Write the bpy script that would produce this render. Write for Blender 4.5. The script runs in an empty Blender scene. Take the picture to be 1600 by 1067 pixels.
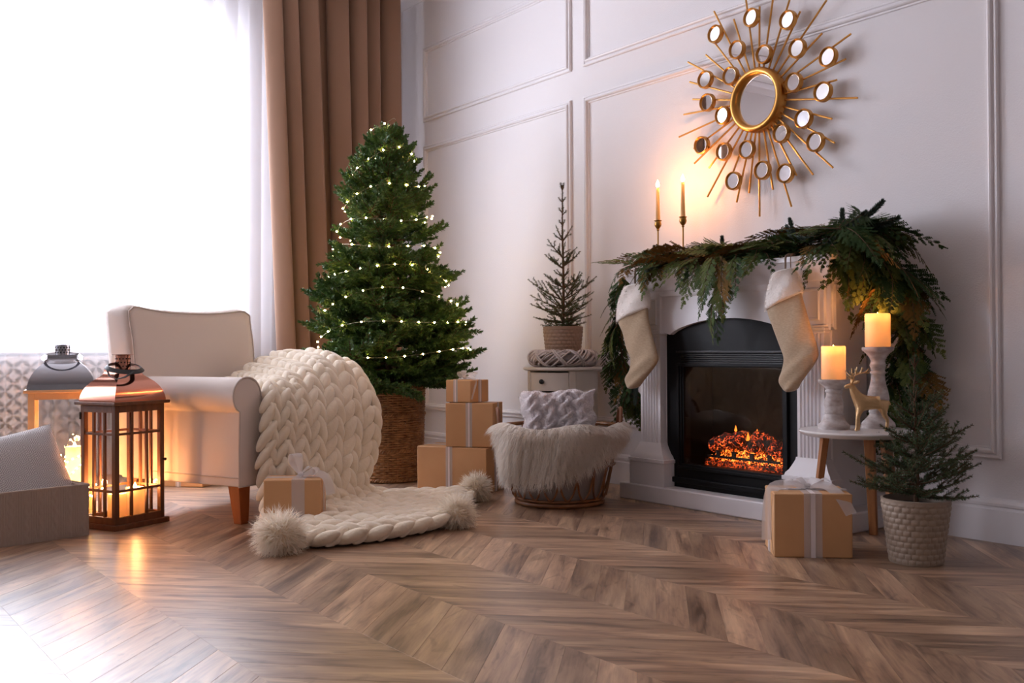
import bpy, bmesh, math, random
import numpy as np
from mathutils import Vector, Matrix, Quaternion

SC = bpy.context.scene
COL = SC.collection
rad = math.radians

# ------------------------------------------------------------------ camera
EYE = 0.68
YAW, PITCH, ROLL = rad(53.05), rad(0.42), rad(0.3)
_fw = Vector((-math.sin(YAW) * math.cos(PITCH), math.cos(YAW) * math.cos(PITCH), math.sin(PITCH)))
_r0 = Vector((math.cos(YAW), math.sin(YAW), 0))
_u0 = _r0.cross(_fw)
_rt = _r0 * math.cos(ROLL) - _u0 * math.sin(ROLL)
_up = _u0 * math.cos(ROLL) + _r0 * math.sin(ROLL)
cam_d = bpy.data.cameras.new('camera')
cam_d.sensor_width = 36.0
cam_d.lens = 34.99
cam_d.clip_start = 0.02
cam = bpy.data.objects.new('camera', cam_d)
COL.objects.link(cam)
_m = Matrix((( _rt.x, _up.x, -_fw.x, 0), (_rt.y, _up.y, -_fw.y, 0), (_rt.z, _up.z, -_fw.z, EYE), (0, 0, 0, 1)))
cam.matrix_world = _m
SC.camera = cam

# ------------------------------------------------------------------ daylight, exposure
world = bpy.data.worlds.new('sky')
SC.world = world
world.use_nodes = True
_bg = world.node_tree.nodes['Background']
_bg.inputs['Color'].default_value = (0.83, 0.87, 1.0, 1)      # bright overcast sky
_bg.inputs['Strength'].default_value = 8.0
SC.view_settings.view_transform = 'Standard'
SC.view_settings.look = 'None'
SC.view_settings.gamma = 1.0
SC.view_settings.use_curve_mapping = False
SC.view_settings.exposure = 1.1
WIN_Z0, WIN_Z1 = 0.70, 2.66
WINDOWS = [(0.35, 2.26), (-2.15, -0.75)]                       # spans along the window wall
WALL_X, WALL_Y, CEIL, ROOM_X1, ROOM_Y0 = -5.775, 3.43, 3.03, 1.6, -2.6
for _a, _b in WINDOWS:
    _pl = bpy.data.lights.new('window_portal', 'AREA')
    _pl.shape = 'RECTANGLE'; _pl.size = _b - _a; _pl.size_y = WIN_Z1 - WIN_Z0
    _pl.cycles.is_portal = True
    _po = bpy.data.objects.new('window_portal', _pl)
    _po.location = (WALL_X - 0.05, (_a + _b) / 2, (WIN_Z0 + WIN_Z1) / 2)
    _po.rotation_euler = (rad(90), 0, rad(-90))
    COL.objects.link(_po)

# ------------------------------------------------------------------ materials
def S(r, g, b):
    f = lambda c: (c / 255 / 12.92) if c / 255 <= 0.04045 else ((c / 255 + 0.055) / 1.055) ** 2.4
    return (f(r), f(g), f(b), 1)

_MC = {}
def nodes_of(name):
    m = bpy.data.materials.new(name)
    m.use_nodes = True
    nt = m.node_tree
    return m, nt, nt.nodes['Principled BSDF'], nt.nodes['Material Output']

def N(nt, kind, **kw):
    n = nt.nodes.new(kind)
    for k, v in kw.items():
        if k in n.inputs: n.inputs[k].default_value = v
        else: setattr(n, k, v)
    return n

def mat(name, col, rough=0.6, metal=0.0, col2=None, scale=20.0, bump=0.0, bscale=200.0, stretch=(1, 1, 1), sheen=0.0, spec=0.5, coat=0.0, emit=None, es=0.0):
    if name in _MC: return _MC[name]
    m, nt, b, out = nodes_of(name)
    b.inputs['Base Color'].default_value = col
    b.inputs['Roughness'].default_value = rough
    b.inputs['Metallic'].default_value = metal
    b.inputs['Specular IOR Level'].default_value = spec
    b.inputs['Sheen Weight'].default_value = sheen
    b.inputs['Coat Weight'].default_value = coat
    tc = N(nt, 'ShaderNodeTexCoord'); mp = N(nt, 'ShaderNodeMapping')
    mp.inputs['Scale'].default_value = stretch
    nt.links.new(tc.outputs['Object'], mp.inputs['Vector'])
    if col2 is not None:
        nz = N(nt, 'ShaderNodeTexNoise', Scale=scale, Detail=4.0)
        nt.links.new(mp.outputs['Vector'], nz.inputs['Vector'])
        rp = N(nt, 'ShaderNodeValToRGB')
        rp.color_ramp.elements[0].position = 0.3; rp.color_ramp.elements[0].color = col
        rp.color_ramp.elements[1].position = 0.7; rp.color_ramp.elements[1].color = col2
        nt.links.new(nz.outputs['Fac'], rp.inputs['Fac'])
        nt.links.new(rp.outputs['Color'], b.inputs['Base Color'])
    if bump:
        nb = N(nt, 'ShaderNodeTexNoise', Scale=bscale, Detail=3.0)
        nt.links.new(mp.outputs['Vector'], nb.inputs['Vector'])
        bp = N(nt, 'ShaderNodeBump', Strength=bump, Distance=0.004)
        nt.links.new(nb.outputs['Fac'], bp.inputs['Height'])
        nt.links.new(bp.outputs['Normal'], b.inputs['Normal'])
    if emit is not None:
        b.inputs['Emission Color'].default_value = emit
        b.inputs['Emission Strength'].default_value = es
    _MC[name] = m
    return m

def glass_mat(name, tint=(1, 1, 1, 1), refl=0.07, rough=0.0):
    if name in _MC: return _MC[name]
    m, nt, b, out = nodes_of(name)
    nt.nodes.remove(b)
    tr = N(nt, 'ShaderNodeBsdfTransparent', Color=tint)
    gl = N(nt, 'ShaderNodeBsdfGlossy', Roughness=rough)
    fc = N(nt, 'ShaderNodeLayerWeight', Blend=0.5)
    pw = N(nt, 'ShaderNodeMath', operation='POWER'); pw.inputs[1].default_value = 5.0; nt.links.new(fc.outputs['Facing'], pw.inputs[0])
    lw = N(nt, 'ShaderNodeMath', operation='MULTIPLY_ADD'); lw.inputs[1].default_value = 0.8; lw.inputs[2].default_value = refl * 0.5; nt.links.new(pw.outputs[0], lw.inputs[0])
    mx = N(nt, 'ShaderNodeMixShader')
    nt.links.new(lw.outputs[0], mx.inputs[0]); nt.links.new(tr.outputs[0], mx.inputs[1]); nt.links.new(gl.outputs[0], mx.inputs[2])
    nt.links.new(mx.outputs[0], out.inputs[0])
    _MC[name] = m
    return m

def sheer_mat(name, col, see=0.5, trans=0.6, glow=0.0):
    """thin cloth: some light goes straight through, some is scattered, some reflected"""
    if name in _MC: return _MC[name]
    m, nt, b, out = nodes_of(name)
    nt.nodes.remove(b)
    tp = N(nt, 'ShaderNodeBsdfTransparent')
    tl = N(nt, 'ShaderNodeBsdfTranslucent', Color=col)
    df = N(nt, 'ShaderNodeBsdfDiffuse', Color=col)
    m1 = N(nt, 'ShaderNodeMixShader'); m1.inputs[0].default_value = trans
    m2 = N(nt, 'ShaderNodeMixShader'); m2.inputs[0].default_value = see
    nt.links.new(df.outputs[0], m1.inputs[1]); nt.links.new(tl.outputs[0], m1.inputs[2])
    nt.links.new(m1.outputs[0], m2.inputs[1]); nt.links.new(tp.outputs[0], m2.inputs[2])
    nt.links.new(m2.outputs[0], out.inputs[0])
    _MC[name] = m
    return m

def wood_plank_mat(name, coord):
    """chevron floor boards; coord: 'obj' (per-board objects) or 'uv' (joined boards, UV holds board coordinates, attribute 'tone' the board tone)"""
    m, nt, b, out = nodes_of(name)
    if coord == 'obj':
        tc = N(nt, 'ShaderNodeTexCoord'); src = tc.outputs['Object']
        oi = N(nt, 'ShaderNodeObjectInfo'); rnd = oi.outputs['Random']
    else:
        uv = N(nt, 'ShaderNodeUVMap'); src = uv.outputs['UV']
        at = N(nt, 'ShaderNodeAttribute', attribute_name='tone'); rnd = at.outputs['Fac']
    off = N(nt, 'ShaderNodeVectorMath', operation='MULTIPLY_ADD')
    cmb = N(nt, 'ShaderNodeCombineXYZ')
    for i in range(3): nt.links.new(rnd, cmb.inputs[i])
    nt.links.new(cmb.outputs[0], off.inputs[0]); off.inputs[1].default_value = (37.0, 91.0, 53.0); nt.links.new(src, off.inputs[2])
    def noise(sx, sy, det, dist=0.0):
        mp = N(nt, 'ShaderNodeMapping'); mp.inputs['Scale'].default_value = (sx, sy, 1)
        nt.links.new(off.outputs[0], mp.inputs['Vector'])
        nz = N(nt, 'ShaderNodeTexNoise', Scale=1.0, Detail=det, Distortion=dist)
        nt.links.new(mp.outputs[0], nz.inputs['Vector'])
        return nz.outputs['Fac']
    broad = noise(2.6, 17.0, 3.0, 0.9)
    fine = noise(9.0, 150.0, 4.0, 0.4)
    knots = noise(5.0, 14.0, 2.0, 2.6)
    rp = N(nt, 'ShaderNodeValToRGB')
    els = rp.color_ramp.elements
    els[0].position = 0.28; els[0].color = S(97, 70, 54)
    els[1].position = 0.72; els[1].color = S(204, 166, 128)
    e = els.new(0.45); e.color = S(155, 119, 91)
    e = els.new(0.58); e.color = S(178, 141, 108)
    mixf = N(nt, 'ShaderNodeMath', operation='MULTIPLY_ADD'); mixf.inputs[1].default_value = 0.30
    nt.links.new(fine, mixf.inputs[0])
    sub = N(nt, 'ShaderNodeMath', operation='MULTIPLY_ADD'); sub.inputs[1].default_value = 0.9; sub.inputs[2].default_value = -0.10
    nt.links.new(broad, sub.inputs[0]); nt.links.new(sub.outputs[0], mixf.inputs[2])
    nt.links.new(mixf.outputs[0], rp.inputs['Fac'])
    kr = N(nt, 'ShaderNodeValToRGB')
    kr.color_ramp.elements[0].position = 0.30; kr.color_ramp.elements[0].color = (0.45, 0.42, 0.40, 1)
    kr.color_ramp.elements[1].position = 0.42; kr.color_ramp.elements[1].color = (1, 1, 1, 1)
    nt.links.new(knots, kr.inputs['Fac'])
    mx = N(nt, 'ShaderNodeMixRGB', blend_type='MULTIPLY'); mx.inputs[0].default_value = 0.55
    nt.links.new(rp.outputs[0], mx.inputs[1]); nt.links.new(kr.outputs[0], mx.inputs[2])
    tone = N(nt, 'ShaderNodeMapRange'); tone.inputs['To Min'].default_value = 0.70; tone.inputs['To Max'].default_value = 1.16
    nt.links.new(rnd, tone.inputs['Value'])
    hs = N(nt, 'ShaderNodeHueSaturation')
    hs.inputs['Saturation'].default_value = 0.92
    nt.links.new(tone.outputs[0], hs.inputs['Value']); nt.links.new(mx.outputs[0], hs.inputs['Color'])
    nt.links.new(hs.outputs[0], b.inputs['Base Color'])
    b.inputs['Roughness'].default_value = 0.33
    b.inputs['Specular IOR Level'].default_value = 0.6
    bp = N(nt, 'ShaderNodeBump', Strength=0.08, Distance=0.002)
    nt.links.new(fine, bp.inputs['Height']); nt.links.new(bp.outputs[0], b.inputs['Normal'])
    return m

def pile_mat(name, col, col2, trans=0.45):
    """hair-thin fibres: light also passes through them"""
    if name in _MC: return _MC[name]
    m, nt, b, out = nodes_of(name)
    tc = N(nt, 'ShaderNodeTexCoord'); nz = N(nt, 'ShaderNodeTexNoise', Scale=26.0, Detail=2.0)
    nt.links.new(tc.outputs['Object'], nz.inputs['Vector'])
    mx = N(nt, 'ShaderNodeMixRGB'); mx.inputs[1].default_value = col; mx.inputs[2].default_value = col2
    nt.links.new(nz.outputs['Fac'], mx.inputs[0])
    df = N(nt, 'ShaderNodeBsdfDiffuse'); tl = N(nt, 'ShaderNodeBsdfTranslucent'); ms = N(nt, 'ShaderNodeMixShader'); ms.inputs[0].default_value = trans
    nt.links.new(mx.outputs[0], df.inputs['Color']); nt.links.new(mx.outputs[0], tl.inputs['Color'])
    nt.links.new(df.outputs[0], ms.inputs[1]); nt.links.new(tl.outputs[0], ms.inputs[2]); nt.links.new(ms.outputs[0], out.inputs[0])
    nt.nodes.remove(b)
    _MC[name] = m
    return m

# ------------------------------------------------------------------ mesh building
class MB:
    def __init__(s): s.v = []; s.f = []
    def add(s, vs, fs, M=None):
        o = len(s.v)
        if M is None: s.v.extend([tuple(p) for p in vs])
        else: s.v.extend([tuple(M @ Vector(p)) for p in vs])
        s.f.extend([tuple(i + o for i in f) for f in fs])
        return s
    def box(s, x0, x1, y0, y1, z0, z1, M=None):
        vs = [(x, y, z) for z in (z0, z1) for y in (y0, y1) for x in (x0, x1)]
        return s.add(vs, [(0, 2, 3, 1), (4, 5, 7, 6), (0, 1, 5, 4), (2, 6, 7, 3), (0, 4, 6, 2), (1, 3, 7, 5)], M)
    def loft(s, rings, cap=True, M=None, closed=False):
        n = len(rings[0]); vs = [p for r in rings for p in r]; fs = []
        m = len(rings)
        for i in range(m if closed else m - 1):
            a, b = i * n, ((i + 1) % m) * n
            for j in range(n):
                k = (j + 1) % n
                fs.append((a + j, a + k, b + k, b + j))
        if cap and not closed:
            fs.append(tuple(reversed(range(n)))); fs.append(tuple(range((m - 1) * n, m * n)))
        return s.add(vs, fs, M)
    def grid(s, P, M=None):
        nv, nu = len(P), len(P[0])
        vs = [p for r in P for p in r]
        fs = [(i * nu + j, i * nu + j + 1, (i + 1) * nu + j + 1, (i + 1) * nu + j) for i in range(nv - 1) for j in range(nu - 1)]
        return s.add(vs, fs, M)
    def prism(s, poly, y0, y1, M=None):
        """poly in (x, z), extruded along y"""
        n = len(poly)
        vs = [(x, y0, z) for x, z in poly] + [(x, y1, z) for x, z in poly]
        fs = [tuple(range(n)), tuple(reversed(range(n, 2 * n)))] + [(i, i + n, (i + 1) % n + n, (i + 1) % n) for i in range(n)]
        return s.add(vs, fs, M)
    def lathe(s, prof, n=32, M=None, cx=0, cy=0):
        """prof: (r, z) from bottom to top"""
        rings = []
        for r, z in prof:
            r = max(r, 1e-5)
            rings.append([(cx + r * math.cos(2 * math.pi * j / n), cy + r * math.sin(2 * math.pi * j / n), z) for j in range(n)])
        return s.loft(rings, True, M)
    def tube(s, path, r, n=8, M=None, cap=True, closed=False, sq=1.0):
        P = [Vector(p) for p in path]
        m = len(P)
        rr = r if isinstance(r, (list, tuple)) else [r] * m
        T = []
        for i in range(m):
            a = P[(i - 1) % m] if (closed or i > 0) else P[i]
            b = P[(i + 1) % m] if (closed or i < m - 1) else P[i]
            d = b - a
            T.append(d.normalized() if d.length > 1e-9 else Vector((0, 0, 1)))
        up = Vector((0, 0, 1)) if abs(T[0].z) < 0.9 else Vector((1, 0, 0))
        nrm = (up - T[0] * up.dot(T[0])).normalized()
        rings = []
        for i in range(m):
            nrm = nrm - T[i] * nrm.dot(T[i])
            nrm = nrm.normalized() if nrm.length > 1e-9 else Vector((1, 0, 0))
            bn = T[i].cross(nrm)
            rings.append([tuple(P[i] + nrm * (rr[i] * sq * math.cos(2 * math.pi * j / n)) + bn * (rr[i] * math.sin(2 * math.pi * j / n))) for j in range(n)])
        return s.loft(rings, cap, M, closed)
    def ell(s, c, rx, ry, rz, M=None, nu=12, nv=8, point=1.0):
        rings = []
        for i in range(1, nv):
            t = math.pi * i / nv
            k = math.sin(t) ** point
            rings.append([(c[0] - rx * math.cos(t), c[1] + ry * k * math.cos(2 * math.pi * j / nu), c[2] + rz * k * math.sin(2 * math.pi * j / nu)) for j in range(nu)])
        o = len(s.v)
        s.loft(rings, False, M)
        a = (c[0] - rx, c[1], c[2]); b = (c[0] + rx, c[1], c[2])
        if M is not None: a = tuple(M @ Vector(a)); b = tuple(M @ Vector(b))
        ia = len(s.v); s.v.append(a); s.v.append(b)
        last = o + (nv - 2) * nu
        for j in range(nu):
            k = (j + 1) % nu
            s.f.append((ia, o + k, o + j)); s.f.append((ia + 1, last + j, last + k))
        return s
    def mesh(s, name, m=None, smooth=True, angle=40):
        me = bpy.data.meshes.new(name)
        me.from_pydata(s.v, [], s.f)
        if m is not None: me.materials.append(m)
        if smooth:
            me.shade_smooth()
            me.set_sharp_from_angle(angle=rad(angle))
        me.update()
        return me
    def build(s, name, m, parent=None, loc=(0, 0, 0), rot=(0, 0, 0), smooth=True, bevel=0.0, seg=2, sub=0, angle=40, fix=True):
        me = s.mesh(name, m, smooth, angle)
        if fix:
            bm = bmesh.new(); bm.from_mesh(me)
            bmesh.ops.recalc_face_normals(bm, faces=bm.faces); bm.to_mesh(me); bm.free()
            if smooth: me.set_sharp_from_angle(angle=rad(angle))
        o = put(name, me, parent, loc, rot)
        if bevel:
            b = o.modifiers.new('bevel', 'BEVEL'); b.width = bevel; b.segments = seg; b.limit_method = 'ANGLE'; b.angle_limit = rad(35)
        if sub:
            q = o.modifiers.new('sub', 'SUBSURF'); q.levels = sub; q.render_levels = sub
        return o

def put(name, me, parent=None, loc=(0, 0, 0), rot=(0, 0, 0), scale=None):
    o = bpy.data.objects.new(name, me)
    COL.objects.link(o)
    o.location = loc
    o.rotation_euler = rot
    if scale is not None: o.scale = scale if isinstance(scale, (tuple, list)) else (scale,) * 3
    if parent is not None: o.parent = parent
    return o

def thing(name, label, cat, loc=(0, 0, 0), rotz=0.0, group=None):
    o = bpy.data.objects.new(name, None)
    COL.objects.link(o)
    o.empty_display_size = 0.1
    o.location = loc; o.rotation_euler = (0, 0, rotz)
    o['label'] = label; o['category'] = cat
    if group: o['group'] = group
    return o

def tag(o, label, cat, group=None, kind=None):
    o['label'] = label; o['category'] = cat
    if group: o['group'] = group
    if kind: o['kind'] = kind
    return o

def struct(o, label, cat): return tag(o, label, cat, kind='structure')

def flame_light(name, parent, loc, power, col=(1.0, 0.40, 0.13), r=0.012):
    l = bpy.data.lights.new(name, 'POINT')
    l.energy = power; l.color = col; l.shadow_soft_size = r
    o = bpy.data.objects.new(name, l)
    COL.objects.link(o); o.parent = parent; o.location = loc
    return o

def frame_from(x, z_hint):
    """rotation matrix whose X axis is x and whose Z axis is close to z_hint"""
    x = Vector(x).normalized(); z = Vector(z_hint)
    y = z.cross(x)
    y = y.normalized() if y.length > 1e-6 else Vector((0, 1, 0))
    z = x.cross(y)
    return Matrix(((x.x, y.x, z.x, 0), (x.y, y.y, z.y, 0), (x.z, y.z, z.z, 0), (0, 0, 0, 1)))

def crm(pts, t):
    """Catmull-Rom through pts (numpy rows), t in 0..len-1"""
    n = len(pts); i = min(int(t), n - 2); u = t - i
    p1, p2 = pts[i], pts[i + 1]
    p0 = pts[i - 1] if i > 0 else 2 * p1 - p2
    p3 = pts[i + 2] if i + 2 < n else 2 * p2 - p1
    return 0.5 * ((2 * p1) + (-p0 + p2) * u + (2 * p0 - 5 * p1 + 4 * p2 - p3) * u * u + (-p0 + 3 * p1 - 3 * p2 + p3) * u ** 3)

def smooth_path(pts, n):
    a = np.array(pts, float)
    return [tuple(crm(a, t)) for t in np.linspace(0, len(a) - 1, n)]

def hairs(mb, roots, dirs, L, w, droop, rng, seg=3, curl=0.0):
    """thin tapering strands as narrow ribbons; droop pulls the tips towards -z"""
    for (p, d, l) in zip(roots, dirs, L):
        p = Vector(p); d = Vector(d).normalized()
        side = d.cross(Vector((rng.uniform(-1, 1), rng.uniform(-1, 1), rng.uniform(-1, 1))))
        if side.length < 1e-6: continue
        side.normalize()
        o = len(mb.v)
        c = Vector((rng.uniform(-1, 1), rng.uniform(-1, 1), rng.uniform(-1, 1))) * curl
        q = p.copy(); dd = d.copy()
        for i in range(seg):
            ww = w * (1 - i / seg) * 0.5 + 0.0001
            mb.v.append(tuple(q + side * ww)); mb.v.append(tuple(q - side * ww))
            dd = (dd + Vector((0, 0, -droop)) / seg + c / seg).normalized()
            q = q + dd * (l / seg)
        mb.v.append(tuple(q))
        for i in range(seg - 1):
            a = o + 2 * i
            mb.f.append((a, a + 1, a + 3, a + 2))
        a = o + 2 * (seg - 1)
        mb.f.append((a, a + 1, a + 2))

# common materials
M_WALL = mat('wall_paint', S(226, 221, 222), 0.75, bump=0.25, bscale=160)
M_TRIM = mat('trim_paint', S(228, 223, 224), 0.5)
M_WHITE = mat('white_lacquer', S(232, 229, 232), 0.38)
M_BLACK = mat('black_metal', S(13, 13, 16), 0.5, spec=0.22)
# ================================================================== the room
# floor: sub-floor and chevron boards
ROW, BW, SP0 = 0.3195, 0.1165, 1.146
sub_mb = MB().box(WALL_X - 0.1, ROOM_X1 + 0.1, ROOM_Y0 - 0.1, WALL_Y + 0.1, -0.06, -0.0125)
floor = sub_mb.build('floor', mat('subfloor', S(60, 44, 35), 0.9), smooth=False)
struct(floor, 'brown chevron wood floor of short slanted boards', 'floor')
M_PLANK = wood_plank_mat('chevron_board', 'obj')
M_PLANK_UV = wood_plank_mat('chevron_board_far', 'uv')

def plank_geo(sgn):
    """board centred at origin, long axis local X, ends cut along the row seam"""
    h = ROW
    th = rad(45 * sgn)
    g = 0.0001
    corners = [(-BW / 2 - sgn * h / 2, -h / 2), (BW / 2 - sgn * h / 2, -h / 2), (BW / 2 + sgn * h / 2, h / 2), (-BW / 2 + sgn * h / 2, h / 2)]
    def rot(p): return (p[0] * math.cos(th) + p[1] * math.sin(th), -p[0] * math.sin(th) + p[1] * math.cos(th))
    def inset(k): return [rot((x * (1 - 2 * k / BW * 0.5), y * (1 - 2 * k / h))) for x, y in corners]
    out = [rot(c) for c in corners]
    a = [rot(((x - sgn * y) * (1 - 4 * g / BW) + sgn * y * (1 - 2 * g / h), y * (1 - 2 * g / h))) for x, y in corners]
    k = 0.0004
    t = [rot(((x - sgn * y) * (1 - 4 * k / BW) + sgn * y * (1 - 2 * k / h), y * (1 - 2 * k / h))) for x, y in corners]
    vs = [(x, y, 0) for x, y in t] + [(x, y, -0.0004) for x, y in a] + [(x, y, -0.0123) for x, y in a]
    fs = [(0, 1, 2, 3)] + [(i, i + 4, (i + 1) % 4 + 4, (i + 1) % 4) for i in range(4)] + [(i + 4, i + 8, (i + 1) % 4 + 8, (i + 1) % 4 + 4) for i in range(4)]
    return vs, fs
PG = {1: plank_geo(1), -1: plank_geo(-1)}
PM = {}
for sg in (1, -1):
    b = MB(); b.add(*PG[sg]); PM[sg] = b.mesh('board', M_PLANK, smooth=False)
_inv = cam.matrix_world.inverted()
def proj(p):
    q = _inv @ Vector(p)
    if q.z > -0.1: return None
    return (0.5 - q.x / q.z * 34.99 / 36, 0.5 + (q.y / q.z) * 34.99 / 36 * 1600 / 1067, -q.z)
near, far = [], []
k0 = int(math.floor((ROOM_Y0 - SP0) / ROW)); k1 = int(math.ceil((WALL_Y - SP0) / ROW))
for k in range(k0, k1):
    sg = -1 if k % 2 == 0 else 1
    yc = SP0 + (k + 0.5) * ROW
    nx = int((ROOM_X1 - WALL_X) / BW) + 6
    for i in range(nx):
        xc = WALL_X - 0.3 + i * BW
        if yc > WALL_Y - 0.02 + ROW / 2: continue
        inside = False; ar = 0
        for dx, dy in ((0, 0), (-.16, -.15), (.16, .15), (.16, -.15), (-.16, .15)):
            q = proj((xc + dx, yc + dy, 0))
            if q and -0.0 < q[0] < 1.0 and 0 < q[1] < 1.0: inside = True
        q = proj((xc, yc, 0))
        if inside and q: near.append((q[2] ** 3 if q[1] > 0 else q[2] ** 3, xc, yc, sg))
        else: far.append((xc, yc, sg))
near.sort()
for _, xc, yc, sg in near[300:]: far.append((xc, yc, sg))
for n_, (_, xc, yc, sg) in enumerate(near[:300]):
    put('board', PM[sg], floor, (xc, yc, 0), (0, 0, rad(45 * sg)))
fv, ff, fu, ft = [], [], [], []
rng = random.Random(5)
for xc, yc, sg in far:
    vs, fs = PG[sg]
    c, s_ = math.cos(rad(45 * sg)), math.sin(rad(45 * sg))
    o = len(fv); tn = rng.random()
    for x, y, z in vs:
        X = min(max(xc + x * c - y * s_, WALL_X - 0.09), ROOM_X1 + 0.09); Y = min(max(yc + x * s_ + y * c, ROOM_Y0 - 0.09), WALL_Y + 0.09)
        fv.append((X, Y, z)); fu.append((x, y)); ft.append(tn)
    ff.extend([tuple(i + o for i in f) for f in fs])
me = bpy.data.meshes.new('distant_boards'); me.from_pydata(fv, [], ff); me.materials.append(M_PLANK_UV)
uvl = me.uv_layers.new(name='UVMap')
li = np.empty(len(me.loops), dtype=np.int32); me.loops.foreach_get('vertex_index', li)
uvl.data.foreach_set('uv', np.array(fu, dtype=np.float32)[li].ravel())
at = me.attributes.new('tone', 'FLOAT', 'POINT'); at.data.foreach_set('value', np.array(ft, dtype=np.float32))
fo = put('distant_boards', me, floor); fo['kind'] = 'stuff'

# walls and ceiling
M_FARWALL = mat('taupe_paint', S(172, 165, 160), 0.8)
T = 0.12
struct(MB().box(WALL_X - T, ROOM_X1 + T, WALL_Y, WALL_Y + T, -0.05, CEIL).build('wall_back', M_WALL, smooth=False), 'white panelled wall behind the fireplace', 'wall')
struct(MB().box(ROOM_X1, ROOM_X1 + T, ROOM_Y0, WALL_Y, -0.05, CEIL).build('wall_right', M_FARWALL, smooth=False), 'plain taupe wall out of view', 'wall')
struct(MB().box(WALL_X - T, ROOM_X1 + T, ROOM_Y0 - T, ROOM_Y0, -0.05, CEIL).build('wall_front', M_FARWALL, smooth=False), 'plain taupe wall facing the fireplace wall', 'wall')
wl = MB()
wl.box(WALL_X - T, WALL_X, ROOM_Y0, WALL_Y, -0.05, WIN_Z0); wl.box(WALL_X - T, WALL_X, ROOM_Y0, WALL_Y, WIN_Z1, CEIL)
_e = [ROOM_Y0] + [v for w in sorted(WINDOWS) for v in w] + [WALL_Y]
for i in range(0, len(_e), 2): wl.box(WALL_X - T, WALL_X, _e[i], _e[i + 1], WIN_Z0, WIN_Z1)
struct(wl.build('wall_left', M_WALL, smooth=False), 'white window wall behind the curtains', 'wall')
struct(MB().box(WALL_X - T, ROOM_X1 + T, ROOM_Y0 - T, WALL_Y + T, CEIL, CEIL + 0.1).build('ceiling', mat('ceiling_paint', S(222, 217, 214), 0.8), smooth=False), 'white ceiling above the corner', 'ceiling')
# cove at the ceiling
cv = [(0, 0)] + [(0.07 - 0.07 * math.sin(a) , -0.07 + 0.07 * math.cos(a)) for a in [rad(d) for d in (90, 70, 50, 30, 15, 0)]]
cvb = [(0.0, 0.0), (0.0, -0.085), (0.008, -0.085), (0.014, -0.06), (0.03, -0.03), (0.06, -0.012), (0.085, -0.008), (0.085, 0.0)]
mb = MB()
mb.loft([[(x, WALL_Y - d, CEIL + z) for d, z in cvb] for x in (WALL_X, ROOM_X1)])
struct(mb.build('trim_1', M_TRIM, angle=30), 'white ceiling cove above the panelled wall', 'cornice')
mb = MB()
mb.loft([[(WALL_X + d, y, CEIL + z) for d, z in cvb] for y in (ROOM_Y0, WALL_Y - 0.0)])
struct(mb.build('trim_2', M_TRIM, angle=30), 'white ceiling cove above the window wall', 'cornice')
# baseboards
bp = [(0, 0), (0.018, 0), (0.018, 0.112), (0.012, 0.116), (0.012, 0.122), (0.016, 0.126), (0.017, 0.135), (0.012, 0.146), (0.004, 0.152), (0, 0.152)]
struct(MB().loft([[(x, WALL_Y - d, z) for d, z in bp] for x in (WALL_X, ROOM_X1)]).build('baseboard_back', M_TRIM, angle=25), 'white moulded baseboard along the panelled wall', 'baseboard')
struct(MB().loft([[(WALL_X + d, y, z) for d, z in bp] for y in (ROOM_Y0, WALL_Y)]).build('baseboard_left', M_TRIM, angle=25), 'white baseboard under the window', 'baseboard')
# raised picture-frame mouldings
prof = [(0.0, 0.0), (0.0, 0.010), (0.004, 0.014), (0.010, 0.014), (0.013, 0.009), (0.017, 0.009), (0.021, 0.019), (0.027, 0.021), (0.032, 0.017), (0.034, 0.008), (0.040, 0.007), (0.042, 0.0)]
def moulding(n, x0, x1, z0, z1, label):
    rings = []
    for cx, cz, sx, sz in ((x0, z0, 1, 1), (x1, z0, -1, 1), (x1, z1, -1, -1), (x0, z1, 1, -1)):
        rings.append([(cx + sx * d, WALL_Y - h, cz + sz * d) for d, h in prof])
    struct(MB().loft(rings, cap=False, closed=True).build('trim_%d' % n, M_TRIM, angle=20), label, 'moulding')
moulding(3, -5.495, -4.02, 0.289, 1.995, 'tall white wall panel moulding between the fir tree and the fireplace')
moulding(4, -5.495, -4.02, 2.15, 2.635, 'short upper wall panel moulding near the room corner')
moulding(5, -3.918, -1.738, 0.289, 1.995, 'wide white wall panel moulding around the fireplace and sunburst mirror')
moulding(6, -3.918, -1.738, 2.15, 2.635, 'wide upper wall panel moulding above the sunburst mirror')
moulding(7, -1.635, 0.55, 0.289, 1.995, 'tall wall panel moulding beyond the edge')
moulding(8, -1.635, 0.55, 2.15, 2.635, 'upper wall panel moulding beyond the edge')

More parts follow.
